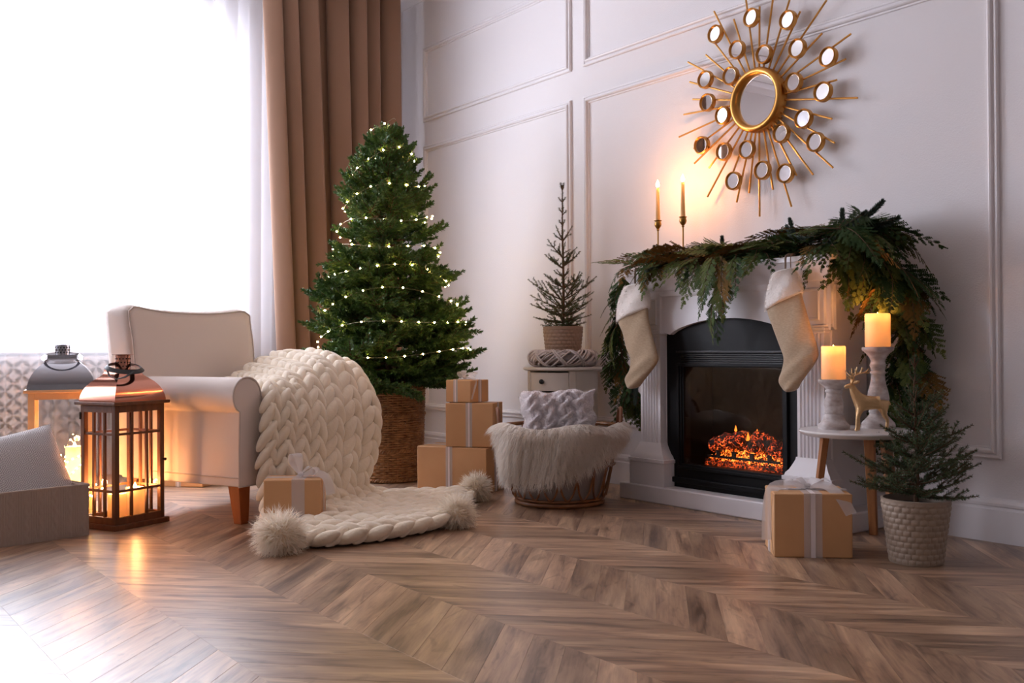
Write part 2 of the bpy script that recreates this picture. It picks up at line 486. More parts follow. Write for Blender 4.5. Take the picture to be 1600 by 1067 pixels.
# windows
xw0, xw1, fr = WALL_X - 0.09, WALL_X - 0.02, 0.06
for wi, (wa, wb_) in enumerate(WINDOWS):
    wf = MB()
    wf.box(xw0, xw1, wa, wb_, WIN_Z0, WIN_Z0 + fr); wf.box(xw0, xw1, wa, wb_, WIN_Z1 - fr, WIN_Z1)
    wf.box(xw0, xw1, wa, wa + fr, WIN_Z0 + fr, WIN_Z1 - fr); wf.box(xw0, xw1, wb_ - fr, wb_, WIN_Z0 + fr, WIN_Z1 - fr)
    mul = 0.74 if wi == 0 else (wa + wb_) / 2
    wf.box(xw0, xw1, mul - 0.035, mul + 0.035, WIN_Z0 + fr, WIN_Z1 - fr)
    win = struct(wf.build('window_%d' % (wi + 1), M_WHITE, smooth=False, bevel=0.004), 'bright white window behind the sheer curtain and armchair' if wi == 0 else 'second white window out of view beside the first', 'window')
    for a, b in ((wa + fr, mul - 0.035), (mul + 0.035, wb_ - fr)):
        MB().box(WALL_X - 0.062, WALL_X - 0.058, a, b, WIN_Z0 + fr, WIN_Z1 - fr).build('pane', glass_mat('window_glass'), win, smooth=False)
    MB().box(WALL_X - 0.03, WALL_X + 0.10, wa - 0.05, wb_ + 0.05, WIN_Z0 - 0.03, WIN_Z0).build('window_sill', M_WHITE, win, smooth=False, bevel=0.006)

# patterned radiator screen under the sill
scr = thing('radiator_screen', 'white radiator screen with grey four-petal pattern seen through the sheer curtain', 'radiator screen', (WALL_X + 0.06, 0, 0))
MB().box(-0.055, 0.0, 0.0, 2.0, 0.14, 0.655).build('panel', M_WHITE, scr, smooth=False, bevel=0.004)
M_PETAL = mat('petal_grey', S(118, 112, 108), 0.8)
pet = MB()
pn = 8; R_ = 0.0275
arc = [(-R_ + 2 * R_ * i / pn, 0.0095 * math.sin(math.pi * i / pn)) for i in range(pn + 1)]
outl = arc + [(x, -w) for x, w in reversed(arc[1:-1])]
pet.v = [(0.0, a, b) for a, b in outl] + [(0.004, a * 0.94, b * 0.8) for a, b in outl]
nn = len(outl)
pet.f = [tuple(range(nn, 2 * nn))] + [(i, (i + 1) % nn, (i + 1) % nn + nn, i + nn) for i in range(nn)]
PME = pet.mesh('petal', M_PETAL, smooth=False)
pitch = 0.041
for r in range(11):
    for c in range(22):
        put('petal', PME, scr, (0, 0.90 + c * pitch, 0.205 + r * pitch), (rad(45 if (r + c) % 2 == 0 else -45), 0, 0))

# curtains
rng = random.Random(3)
def curtain(y0, y1, z0, z1, x, folds, amp, n, sway=lambda t, z: 0.0, seed=0, nz=14, warp=0.0):
    r = random.Random(seed)
    ph = [r.uniform(0, 6.28) for _ in range(4)]
    am = [r.uniform(0.55, 1.25) for _ in range(int(folds) + 2)]
    P = []
    for i in range(nz + 1):
        z = z0 + (z1 - z0) * i / nz
        row = []
        for j in range(n + 1):
            t = j / n
            tt = t + 0.010 * math.sin(9 * t + ph[0] + 0.5 * z) + warp * math.sin(2 * math.pi * (1.6 * t) + ph[3])
            a = am[int(tt * folds) % len(am)]
            a2 = am[(int(tt * folds) + 1) % len(am)]
            u = (tt * folds) % 1.0
            a = a * (1 - u) + a2 * u
            w = math.sin(2 * math.pi * folds * tt)
            xx = x + amp * a * (w + 0.22 * math.sin(4 * math.pi * folds * tt + ph[1])) * (1 - 0.12 * i / nz)
            yy = y0 + (y1 - y0) * t + amp * 0.35 * math.sin(4 * math.pi * folds * tt + ph[2]) + sway(t, z)
            row.append((xx, yy, z))
        P.append(row)
    return MB().grid(P)
sheer = curtain(0.12, 2.62, 0.012, 2.96, -5.60, 18, 0.022, 320, seed=2).build('sheer_curtain', sheer_mat('sheer_voile', (0.93, 0.93, 0.97, 1), see=0.68, trans=0.58), angle=180, fix=False)
tag(sheer, 'translucent white sheer curtain glowing with daylight behind the armchair', 'curtain')
sh2 = curtain(-2.35, -0.62, 0.012, 2.96, -5.60, 13, 0.022, 220, seed=5).build('sheer_curtain', sheer_mat('sheer_voile', (0.93, 0.93, 0.97, 1)), angle=180, fix=False)
tag(sh2, 'white sheer curtain at the second window, beyond the edge of the picture', 'curtain')
def sway(t, z): return (1 - t) * (0.0 + 0.085 * max(0, (2.75 - z)) / 2.0)
M_DRAPE = mat('brown_drape', S(138, 104, 82), 0.85, bump=0.12, bscale=900, sheen=0.25)
dr = curtain(2.335, 3.215, 0.01, 2.94, -5.50, 6.4, 0.088, 300, sway, seed=13, warp=0.045).build('drape', M_DRAPE, angle=180, fix=False)
tag(dr, 'heavy brown drape hanging in folds beside the window', 'curtain')
dr2 = curtain(0.26, 0.62, 0.01, 2.94, -5.50, 3.0, 0.06, 160, seed=23, warp=0.03).build('drape', M_DRAPE, angle=180, fix=False)
tag(dr2, 'brown drape beyond the edge of the picture, seen only reflected in the little mirrors', 'curtain')
# ================================================================== fireplace
FX = -2.745
M_MANTEL = mat('mantel_white', S(229, 225, 228), 0.42)
fp = thing('fireplace', 'white electric fireplace with fluted pilasters and black arched insert', 'fireplace', (FX, WALL_Y, 0))
# local: x right along the wall, y negative towards the room
def fy(Y): return Y - WALL_Y
MB().box(-0.592, 0.592, fy(3.117), -0.02, 0.0, 0.074).build('hearth', M_MANTEL, fp, bevel=0.006)
def arch_panel():
    """frieze with an arched underside, spans between and over the pilasters"""
    poly = [(-0.505, 0.745), (-0.34, 0.745)]
    n = 24
    for i in range(n + 1):
        a = -0.318 + 0.636 * i / n
        poly.append((a, 0.738 + 0.064 * (1 - (a / 0.318) ** 2) ** 0.8 if abs(a) < 0.318 else 0.738))
    poly += [(0.34, 0.745), (0.505, 0.745), (0.505, 0.915), (-0.505, 0.915)]
    return poly
# build the frieze as strips so the arch stays clean
fr_mb = MB()
ap = arch_panel()
low = ap[:-2]
for i in range(len(low) - 1):
    (xa, za), (xb, zb) = low[i], low[i + 1]
    vs = [(xa, fy(3.165), za), (xb, fy(3.165), zb), (xb, fy(3.165), 0.915), (xa, fy(3.165), 0.915), (xa, fy(3.20), za), (xb, fy(3.20), zb), (xb, fy(3.20), 0.915), (xa, fy(3.20), 0.915)]
    fr_mb.add(vs, [(0, 1, 2, 3), (0, 4, 5, 1), (5, 4, 7, 6)])
fr_mb.build('frieze', M_MANTEL, fp, smooth=False, fix=False)
# side cheeks
for sx in (-1, 1):
    a, b = sorted((sx * 0.492, sx * 0.36))
    MB().box(a, b, fy(3.19), -0.02, 0.07, 0.915).build('side_panel', M_MANTEL, fp, smooth=False)
def pilaster(sx):
    c = sx * 0.4235
    root = MB()
    w = 0.061; yf = 3.152
    # fluted shaft profile, extruded up
    pr = [(-w, fy(3.19)), (-w, fy(yf))]
    nfl = 6
    m = 0.011; pitch_ = (2 * w - 2 * m) / nfl
    for i in range(nfl):
        x0 = -w + m + i * pitch_
        pr += [(x0 + 0.0015, fy(yf)), (x0 + pitch_ * 0.35, fy(yf + 0.006)), (x0 + pitch_ * 0.65, fy(yf + 0.006)), (x0 + pitch_ - 0.0015, fy(yf))]
    pr += [(w, fy(yf)), (w, fy(3.19))]
    root.loft([[(c + x, y, z) for x, y in pr] for z in (0.262, 0.735)])
    p = root.build('pilaster', M_MANTEL, fp, angle=20)
    mb = MB()
    def blk(hw, Y, z0, z1): mb.box(c - hw, c + hw, fy(Y), fy(3.195), z0, z1)
    # capital
    blk(0.066, 3.146, 0.733, 0.742); blk(0.074, 3.138, 0.742, 0.754); blk(0.07, 3.142, 0.754, 0.764)
    mb.build('capital', M_MANTEL, p, bevel=0.003, smooth=True)
    mb = MB()
    blk(0.063, 3.150, 0.764, 0.918)
    mb.build('block', M_MANTEL, p, smooth=False, bevel=0.002)
    pn_ = MB()
    pn_.loft([[(c + sxx * (0.045 - d), fy(3.150 - h), zz - sz * d) for sxx, zz, sz in ((-1, 0.78, -1), (1, 0.78, -1), (1, 0.902, 1), (-1, 0.902, 1))] for d, h in ((0, 0), (0.004, 0.005), (0.010, 0.004), (0.012, 0.0))], cap=False)
    pn_.build('panel_moulding', M_MANTEL, p, angle=20)
    # ogee and plinth
    mb = MB()
    og = [(0.066, 0.262), (0.068, 0.252), (0.075, 0.238), (0.088, 0.215), (0.100, 0.203), (0.104, 0.192), (0.112, 0.190), (0.112, 0.176), (0.106, 0.174), (0.106, 0.072)]
    rings = []
    for hw, z in reversed(og):
        d = (hw - 0.061) * 0.62
        rings.append([(c - hw + (0.0 if sx < 0 else 0.022 * (hw - 0.061) / 0.05), fy(3.19), z), (c - hw, fy(yf - d), z), (c + hw, fy(yf - d), z), (c + hw, fy(3.19), z)])
    mb.loft(rings)
    mb.build('plinth', M_MANTEL, p, angle=30)
pilaster(-1); pilaster(1)
# mantel shelf with stepped moulding
sh = [(0.488, 3.160, 0.905), (0.492, 3.154, 0.905), (0.498, 3.150, 0.917), (0.498, 3.150, 0.928), (0.506, 3.144, 0.932), (0.508, 3.140, 0.944), (0.512, 3.138, 0.950), (0.520, 3.130, 0.966), (0.532, 3.118, 0.982), (0.540, 3.110, 0.994), (0.546, 3.106, 1.000), (0.556, 3.098, 1.002), (0.556, 3.098, 1.022)]
rings = [[(-w, fy(WALL_Y), z), (-w, fy(Y), z), (w, fy(Y), z), (w, fy(WALL_Y), z)] for w, Y, z in sh]
MB().loft(rings).build('mantel_shelf', M_MANTEL, fp, angle=25)
# black insert
ins = MB()
yI = 3.192
pts = []
n = 24
top = [(-0.36 + 0.72 * i / n) for i in range(n + 1)]
poly = [(-0.36, 0.072), (0.36, 0.072)] + [(x, 0.80) for x in reversed(top)]
# face ring around the glass opening
gx0, gx1, gz0, gz1 = -0.238, 0.275, 0.178, 0.600
gx0, gx1 = -0.262, 0.262
insert = MB()
insert.box(-0.362, gx0, fy(yI), fy(3.235), 0.074, 0.81); insert.box(gx1, 0.362, fy(yI), fy(3.235), 0.074, 0.81)
insert.box(gx0, gx1, fy(yI), fy(3.235), 0.074, gz0); insert.box(gx0, gx1, fy(yI), fy(3.235), gz1, 0.81)
ins_o = insert.build('insert_face', M_BLACK, fp, smooth=False)
MB().box(-0.295, 0.295, fy(3.180), fy(yI), 0.658, 0.668).build('trim_bar', mat('black_gloss', S(30, 30, 34), 0.25), ins_o, smooth=False, bevel=0.002)
gm = MB()
for i in range(5): gm.box(-0.27, 0.27, fy(3.186), fy(yI), 0.615 + i * 0.0085, 0.6185 + i * 0.0085)
gm.build('vent_grille', mat('black_gloss', S(30, 30, 34), 0.25), ins_o, smooth=False)
gf = MB()
for d, h in ((0.0, 0.012), (0.010, 0.006)):
    a0, a1, b0, b1 = gx0 - 0.03 + d, gx1 + 0.03 - d, gz0 - 0.022 + d, gz1 + 0.014 - d * 0.4
    y0_, y1_ = fy(yI - h), fy(yI)
    t_ = 0.012
    gf.box(a0, a1, y0_, y1_, b0, b0 + t_); gf.box(a0, a1, y0_, y1_, b1 - t_, b1); gf.box(a0, a0 + t_, y0_, y1_, b0 + t_, b1 - t_); gf.box(a1 - t_, a1, y0_, y1_, b0 + t_, b1 - t_)
gf.build('glass_frame', M_BLACK, ins_o, smooth=False, bevel=0.0015)
MB().box(-0.33, 0.33, fy(3.176), fy(yI), 0.095, 0.118).build('bottom_rail', M_BLACK, ins_o, smooth=False, bevel=0.003)
MB().box(gx0, gx1, fy(yI + 0.004), fy(yI + 0.008), gz0, gz1).build('glass_pane', glass_mat('fire_glass'), ins_o, smooth=False)
cav = MB()
cav.box(gx0 - 0.02, gx1 + 0.02, -0.03, -0.02, 0.15, 0.62); cav.box(gx0 - 0.03, gx0 - 0.02, fy(3.235), -0.02, 0.15, 0.62); cav.box(gx1 + 0.02, gx1 + 0.03, fy(3.235), -0.02, 0.15, 0.62)
cav.box(gx0 - 0.03, gx1 + 0.03, fy(3.235), -0.02, 0.14, 0.15); cav.box(gx0 - 0.03, gx1 + 0.03, fy(3.235), -0.02, 0.62, 0.63)
cav.build('firebox', mat('firebox_dark', S(12, 11, 10), 0.8, col2=S(22, 19, 17), scale=6, spec=0.1), fp, smooth=False)
# glowing logs
def ember_mat(name, lo, hi, cover, strength, scale):
    m, nt, b, out = nodes_of(name)
    tc = N(nt, 'ShaderNodeTexCoord')
    nz = N(nt, 'ShaderNodeTexNoise', Scale=scale, Detail=6.0, Distortion=1.6)
    nt.links.new(tc.outputs['Object'], nz.inputs['Vector'])
    vo = N(nt, 'ShaderNodeTexVoronoi', Scale=scale * 2.2, feature='DISTANCE_TO_EDGE')
    nt.links.new(tc.outputs['Object'], vo.inputs['Vector'])
    vr = N(nt, 'ShaderNodeMapRange'); vr.inputs['From Min'].default_value = 0.0; vr.inputs['From Max'].default_value = 0.12; vr.inputs['To Min'].default_value = 0.16; vr.inputs['To Max'].default_value = -0.05
    nt.links.new(vo.outputs['Distance'], vr.inputs['Value'])
    ad = N(nt, 'ShaderNodeMath', operation='ADD'); nt.links.new(nz.outputs['Fac'], ad.inputs[0]); nt.links.new(vr.outputs[0], ad.inputs[1])
    rp = N(nt, 'ShaderNodeValToRGB')
    e = rp.color_ramp.elements
    e[0].position = cover; e[0].color = (0, 0, 0, 1)
    e[1].position = min(cover + 0.22, 1); e[1].color = hi
    k = e.new(cover + 0.08); k.color = lo
    nt.links.new(ad.outputs[0], rp.inputs['Fac'])
    b.inputs['Base Color'].default_value = S(28, 22, 20); b.inputs['Roughness'].default_value = 0.9
    nt.links.new(rp.outputs[0], b.inputs['Emission Color']); b.inputs['Emission Strength'].default_value = strength
    return m
M_LOG = ember_mat('glowing_log', (0.75, 0.05, 0.01, 1), (1.0, 0.26, 0.03, 1), 0.60, 1.0, 38)
M_BED = ember_mat('ember_bed', (0.8, 0.06, 0.0, 1), (1.0, 0.45, 0.07, 1), 0.50, 1.7, 44)
rng = random.Random(8)
def log(p0, p1, r):
    mb = MB(); P0, P1 = Vector(p0), Vector(p1)
    path = [P0.lerp(P1, i / 14) + Vector((rng.uniform(-1, 1), rng.uniform(-1, 1), rng.uniform(-1, 1))) * r * 0.12 for i in range(15)]
    rr = [r * (0.75 if i in (0, 14) else rng.uniform(0.88, 1.12)) for i in range(15)]
    mb.tube(path, rr, 12)
    for i, v in enumerate(mb.v):
        k = 1 + rng.uniform(-0.05, 0.05); mb.v[i] = (v[0], v[1] + rng.uniform(-.003, .003), v[2] + rng.uniform(-.004, .004))
    mb.build('log', M_LOG, fp, angle=60)
yl = fy(3.30)
log((-0.175, yl - 0.02, 0.262), (0.02, yl - 0.04, 0.306), 0.031)
log((0.06, yl - 0.03, 0.312), (0.225, yl - 0.04, 0.256), 0.032)
log((-0.03, yl + 0.02, 0.312), (0.085, yl - 0.055, 0.262), 0.021)
log((-0.17, yl + 0.05, 0.25), (0.22, yl + 0.05, 0.25), 0.028)
bed = []
for i in range(11):
    row = []
    for j in range(33):
        x = -0.18 + 0.40 * j / 32; y = fy(3.25) + 0.1 * i / 10
        row.append((x, y, 0.196 + 0.06 * i / 10 + 0.010 * math.sin(j * 1.7 + i) + rng.uniform(-0.006, 0.006)))
    bed.append(row)
MB().grid(bed).build('ember_bed', M_BED, fp, angle=60, fix=False)
low_bed = [[(-0.19 + 0.43 * j / 24, fy(3.238) + 0.012 * i, 0.155 + 0.045 * i + rng.uniform(-.004, .004)) for j in range(25)] for i in range(2)]
MB().grid(low_bed).build('embers', ember_mat('ember_low', (0.55, 0.03, 0.0, 1), (0.95, 0.16, 0.02, 1), 0.52, 0.6, 34), fp, angle=60, fix=False)
gr = MB(); gr.box(-0.175, 0.205, fy(3.243), fy(3.250), 0.212, 0.222)
for x in (-0.115, -0.03, 0.065, 0.155): gr.box(x - 0.009, x + 0.009, fy(3.242), fy(3.25), 0.215, 0.244)
gr.build('grate', mat('grate_iron', S(22, 16, 14), 0.8), fp, smooth=False)
M_FLAME = mat('flame_orange', (0.1, 0.02, 0, 1), 0.9, emit=(1.0, 0.20, 0.02, 1), es=1.2)
for x, z, h, w in ((-0.035, 0.325, 0.030, 0.006), (0.030, 0.285, 0.045, 0.008), (0.078, 0.328, 0.018, 0.004), (0.16, 0.30, 0.014, 0.004)):
    MB().lathe([(0.0, 0.0), (w, h * 0.22), (w * 0.8, h * 0.45), (w * 0.35, h * 0.75), (0.0, h)], 10).build('flame', M_FLAME, fp, (x, yl - 0.035, z))
flame_light('fire_light', fp, (0.02, fy(3.275), 0.36), 0.14, (1.0, 0.35, 0.08), 0.05)

# ================================================================== sunburst mirror
M_GOLD = mat('satin_gold', S(205, 150, 80), 0.32, 1.0)
M_MIRROR = mat('mirror_glass', (0.86, 0.86, 0.87, 1), 0.015, 1.0)
sb = thing('sunburst_mirror', 'gold sunburst wall mirror with round mirrors on thin rods above the mantel', 'mirror', (-2.747, WALL_Y, 1.732))
yM = -0.04
def ring_xz(mb, cx, cz, prof, n=40):
    rings = []
    for j in range(n):
        a = 2 * math.pi * j / n
        rings.append([(cx + r * math.cos(a), y, cz + r * math.sin(a)) for r, y in prof])
    mb.loft(rings, cap=False, closed=True)
def disc_xz(mb, cx, cz, r, y, n=40):
    mb.add([(cx + r * math.cos(2 * math.pi * j / n), y, cz + r * math.sin(2 * math.pi * j / n)) for j in range(n)], [tuple(range(n))])
def circ(r, R, y, n=10): return [(R + r * math.cos(2 * math.pi * i / n), y + r * math.sin(2 * math.pi * i / n)) for i in range(n)]
mb = MB(); ring_xz(mb, 0, 0, [(0.105, yM - 0.004), (0.105, yM - 0.02), (0.112, yM - 0.034), (0.122, yM - 0.038), (0.131, yM - 0.034), (0.137, yM - 0.022), (0.137, yM + 0.012), (0.11, yM + 0.012)], 72)
cf = mb.build('centre_frame', M_GOLD, sb, angle=50)
mb = MB(); mb.lathe([(0.1, 0), (0.106, 0.002), (0.106, 0.006)], 64); mb.build('centre_mirror', M_MIRROR, cf, (0, yM - 0.004, 0), (rad(90), 0, 0), angle=30)
tips = [(-170.8, 0.47), (-159.0, 0.40), (-150.2, 0.427), (-139.0, 0.375), (-128.1, 0.476), (-116.8, 0.384), (-106.7, 0.438), (-98.3, 0.392), (-90.1, 0.495), (-79.7, 0.396), (-70.9, 0.499), (-61.3, 0.395), (-52.7, 0.446), (-43.1, 0.498), (-33.2, 0.445), (-22.0, 0.389), (-10.3, 0.485), (0.5, 0.385), (10.2, 0.433), (20.6, 0.481), (32.8, 0.379), (44.3, 0.476), (56.4, 0.387), (67.2, 0.46), (79.4, 0.45), (89.0, 0.4), (98.4, 0.49), (109.3, 0.406), (118.8, 0.512), (128.5, 0.455), (138.1, 0.399), (147.4, 0.481), (157.3, 0.428), (167.7, 0.386), (176.9, 0.434)]
for a, r in tips:
    a = rad(a); c, s_ = math.cos(a), math.sin(a)
    MB().tube([(0.12 * c, yM, 0.12 * s_), (r * c, yM, r * s_)], 0.0042, 8).build('rod', M_GOLD, sb)
MIR = [(-0.029, 0.36), (0.16, 0.299), (-0.231, 0.341), (-0.109, 0.242), (0.037, 0.187), (0.206, 0.17), (0.353, 0.1), (-0.292, 0.152), (-0.146, 0.136), (0.187, 0.035), (0.327, -0.033), (-0.281, 0.047), (-0.192, -0.028), (0.234, -0.123), (0.123, -0.163), (0.29, -0.227), (-0.316, -0.139), (-0.187, -0.189), (-0.058, -0.201), (-0.134, -0.325), (0.024, -0.302), (0.142, -0.332)]
rm = MB(); ring_xz(rm, 0, 0, [(0.031, -0.004), (0.032, -0.013), (0.0355, -0.016), (0.040, -0.013), (0.041, 0.006), (0.033, 0.006)], 36); RME = None
gmesh = MB(); gmesh.lathe([(0.029, 0), (0.0325, 0.001), (0.0325, 0.004)], 36)
rng = random.Random(4)
rme = rm.mesh('mirror_ring', M_GOLD, angle=50); gme = gmesh.mesh('small_mirror', M_MIRROR, angle=30)
for x, z in MIR:
    t1, t2 = rng.uniform(-2.5, 2.5), rng.uniform(-2.5, 2.5)
    o = put('mirror_ring', rme, sb, (x, yM - 0.006, z), (rad(t1), 0, rad(t2)))
    put('mirror_glass', gme, o, (0, -0.004, 0), (rad(90), 0, 0))
for a in (45, 135, 225, 315):
    a = rad(a); MB().tube([(0.122 * math.cos(a), yM + 0.01, 0.122 * math.sin(a)), (0.122 * math.cos(a), -0.001, 0.122 * math.sin(a))], 0.005, 8).build('spacer', M_GOLD, sb)
# ================================================================== greenery builders
M_FIR = mat('fir_needles', S(44, 82, 42), 0.5, col2=S(92, 124, 56), scale=11)
M_BLUEFIR = mat('blue_fir_needles', S(48, 64, 58), 0.6, col2=S(82, 98, 84), scale=9)
M_SPRUCE = mat('spruce_needles', S(44, 66, 38), 0.6, col2=S(72, 90, 52), scale=12)
M_CEDAR = mat('cedar_leaf', S(54, 78, 40), 0.7, col2=S(96, 98, 44), scale=7, spec=0.15)
M_CEDAR_DARK = mat('cedar_leaf_dark', S(38, 60, 36), 0.7, col2=S(62, 82, 42), scale=8, spec=0.15)
M_CEDAR_BROWN = mat('cedar_leaf_brown', S(96, 70, 34), 0.75, col2=S(124, 92, 40), scale=8, spec=0.15)
M_BARK = mat('bark', S(92, 66, 46), 0.9, bump=0.4, bscale=120)

def needle(mb, p, d, L, w, side):
    o = len(mb.v)
    mb.v.append(tuple(p)); mb.v.append(tuple(p + d * (L * 0.45) + side * (w / 2))); mb.v.append(tuple(p + d * L)); mb.v.append(tuple(p + d * (L * 0.45) - side * (w / 2)))
    mb.f.append((o, o + 1, o + 2, o + 3))

def sprig(mb, path, per_m, L, w, rng, spread=(0.5, 1.1), flat=0.0, taper=True, start=0.0):
    """needles around a polyline; flat>0 favours the two sides and the top"""
    P = [Vector(p) for p in path]
    for i in range(len(P) - 1):
        a, b = P[i], P[i + 1]; seg = b - a; sl = seg.length
        if sl < 1e-6: continue
        t = seg / sl
        up = Vector((0, 0, 1)); sd = t.cross(up)
        sd = sd.normalized() if sd.length > 1e-5 else Vector((1, 0, 0))
        nn = sd.cross(t)
        for k in range(max(1, int(sl * per_m))):
            u = rng.random(); g = (i + u) / (len(P) - 1)
            if g < start: continue
            ang = rng.uniform(0, 2 * math.pi)
            if flat and rng.random() < flat: ang = rng.choice((0, math.pi)) + rng.uniform(-0.5, 0.9) * (1)
            rd = sd * math.cos(ang) + nn * math.sin(ang)
            sp = rng.uniform(*spread)
            d = (t * math.cos(sp) + rd * math.sin(sp)).normalized()
            l = L * rng.uniform(0.75, 1.1) * (1 - 0.35 * max(0, g - 0.75) / 0.25 if taper else 1)
            sv = d.cross(Vector((rng.uniform(-1, 1), rng.uniform(-1, 1), rng.uniform(-1, 1))))
            sv = sv.normalized() if sv.length > 1e-5 else sd
            needle(mb, a.lerp(b, u), d, l, w, sv)

def fir_branch(Lb, rng, per_m=1000, nl=0.026, nw=0.0062, droop=0.1, lift=0.12, flat=0.55):
    """flat fir branch along +X with finger-like side shoots"""
    nd, wd = MB(), MB()
    def axis(s): return Vector((s * Lb, 0, -droop * Lb * math.sin(s * math.pi * 0.8) + lift * Lb * s * s))
    main = [axis(i / 8) for i in range(9)]
    wd.tube(main, [0.006 * (1 - 0.75 * i / 8) * (0.6 + Lb) for i in range(9)], 5)
    sprig(nd, main, per_m, nl, nw, rng, spread=(0.45, 0.95), flat=flat, start=0.25)
    k = max(2, int(Lb / 0.068))
    for i in range(1, k + 1):
        s = 0.25 + 0.66 * i / (k + 1)
        for sg in (-1, 1):
            if rng.random() < 0.12: continue
            l = Lb * 0.50 * (1.15 - s) * rng.uniform(0.8, 1.2) + 0.045
            a = rad(rng.uniform(36, 52)) * sg
            b = axis(s + rng.uniform(-0.03, 0.03))
            dz = rng.uniform(-0.15, 0.15)
            pth = [b + Vector((math.cos(a) * l * u, math.sin(a) * l * u, dz * l * u + 0.18 * l * u * u)) for u in (0, 0.33, 0.66, 1)]
            wd.tube(pth, [0.0028, 0.0024, 0.0018, 0.0012], 4)
            sprig(nd, pth, per_m, nl, nw, rng, spread=(0.45, 0.95), flat=flat, start=0.10)
            if l > 0.13:
                for sg2 in (-1, 1):
                    l2 = l * rng.uniform(0.38, 0.5); a2 = a + rad(40) * sg2; b2 = pth[1].lerp(pth[2], 0.3 + 0.4 * (sg2 > 0))
                    p2 = [b2 + Vector((math.cos(a2) * l2 * u, math.sin(a2) * l2 * u, dz * l2 * u + 0.1 * l2 * u * u)) for u in (0, 0.5, 1)]
                    sprig(nd, p2, per_m, nl, nw, rng, spread=(0.45, 0.95), flat=flat)
    return nd, wd

def join_two(name, a, ma, b, mb_):
    me = bpy.data.meshes.new(name)
    o = len(a.v)
    me.from_pydata(a.v + b.v, [], a.f + [tuple(i + o for i in f) for f in b.f])
    me.materials.append(ma); me.materials.append(mb_)
    idx = np.zeros(len(me.polygons), dtype=np.int32); idx[len(a.f):] = 1
    me.polygons.foreach_set('material_index', idx)
    me.update()
    return me

def cedar_frond(L, rng, droop=0.6, m=None, w=0.42):
    """flat scale-leaf spray along +X, drooping towards -Z"""
    nd, wd = MB(), MB()
    def axis(s): 
        return Vector((L * (s - 0.18 * droop * s * s), 0.04 * L * math.sin(3 * s), -droop * L * s * s * 0.75))
    n = int(L / 0.0135)
    main = [axis(i / 10) for i in range(11)]
    wd.tube(main, [0.0022 * (1 - 0.7 * i / 10) for i in range(11)], 4)
    def leafy(p, d, l, upv):
        k = max(3, int(l / 0.0065)); side = d.cross(upv)
        side = side.normalized() if side.length > 1e-5 else Vector((0, 1, 0))
        for q in range(k + 1):
            u = q / k; b = p + d * (l * u)
            for sg in (-1, 1):
                ll = (0.013 * (1 - 0.6 * u) + 0.003) * rng.uniform(0.8, 1.15)
                dd = (d * 0.78 + side * 0.62 * sg + upv * rng.uniform(-0.12, 0.12)).normalized()
                needle(nd, b, dd, ll, 0.0052, (dd.cross(upv)).normalized())
        needle(nd, p, d, l + 0.008, 0.005, side)
    for i in range(n):
        s = (i + 0.5) / n
        p = axis(s); t = (axis(min(1, s + 0.03)) - axis(max(0, s - 0.03))).normalized()
        side = Vector((0, 1, 0)); upv = side.cross(t) * -1
        sg = 1 if i % 2 else -1
        ll = (w * L * (0.35 + 0.65 * math.sin(math.pi * min(1, s * 0.9 + 0.12))) * (1.05 - s) + 0.012) * rng.uniform(0.8, 1.15)
        d = (t * 0.72 + side * (0.69 * sg) + Vector((0, 0, -0.22 * droop))).normalized()
        leafy(p, d, ll, upv)
        if ll > 0.05:
            for u in (0.35, 0.62):
                d2 = (d * 0.7 + (t if rng.random() < 0.6 else -side * sg) * 0.6).normalized()
                leafy(p + d * (ll * u), d2, ll * 0.4, upv)
    leafy(axis(0.97), (axis(1) - axis(0.95)).normalized(), 0.03, Vector((0, 0, 1)))
    return nd, wd

# ================================================================== Christmas tree
TX, TY = -4.556, 2.622
rng = random.Random(21)
tree = thing('christmas_tree', 'dense green Christmas fir wound with warm fairy lights beside the drape', 'tree', (TX, TY, 0))
MB().tube([(0, 0, 0.16), (0.004, 0, 0.8), (-0.003, 0.004, 1.4), (0, 0, 1.84)], [0.026, 0.022, 0.013, 0.004], 10).build('trunk', M_BARK, tree)
protos = []
for Lb in (0.14, 0.20, 0.27, 0.34, 0.42):
    for v in range(2):
        nd, wd = fir_branch(Lb, rng, droop=0.10 + 0.05 * v)
        protos.append((Lb, join_two('branch', nd, M_FIR, wd, M_BARK)))
def tree_r(z):
    zs = [0.50, 0.58, 0.70, 0.84, 1.10, 1.40, 1.62, 1.75, 1.84, 1.90]
    rs = [0.36, 0.42, 0.43, 0.395, 0.315, 0.245, 0.175, 0.105, 0.05, 0.02]
    return float(np.interp(z, zs, rs))
z = 0.60; ga = 0.0
while z < 1.80:
    R_t = tree_r(z); nb = int(6 + 13 * R_t / 0.43)
    for i in range(nb):
        ga += 2.39996
        zz = z + rng.uniform(-0.03, 0.03)
        el = np.interp(zz, [0.55, 0.9, 1.3, 1.7, 1.85], [-0.16, 0.05, 0.30, 0.65, 0.95]) + rng.uniform(-0.12, 0.14)
        Lw = max(0.10, tree_r(zz + 0.05) * (rng.uniform(0.95, 1.2) if rng.random() < 0.45 else rng.uniform(0.62, 0.92)) / max(0.55, math.cos(el)))
        Lb, me = min(protos[rng.randint(0, 1)::2], key=lambda q: abs(q[0] - Lw))
        sc = Lw / Lb
        q = Matrix.Rotation(ga, 4, 'Z') @ Matrix.Rotation(-el, 4, 'Y') @ Matrix.Rotation(rng.uniform(-0.5, 0.5), 4, 'X')
        o = put('branch', me, tree, (0, 0, zz - 0.02), q.to_euler(), (sc, sc, sc))
    z += 0.072
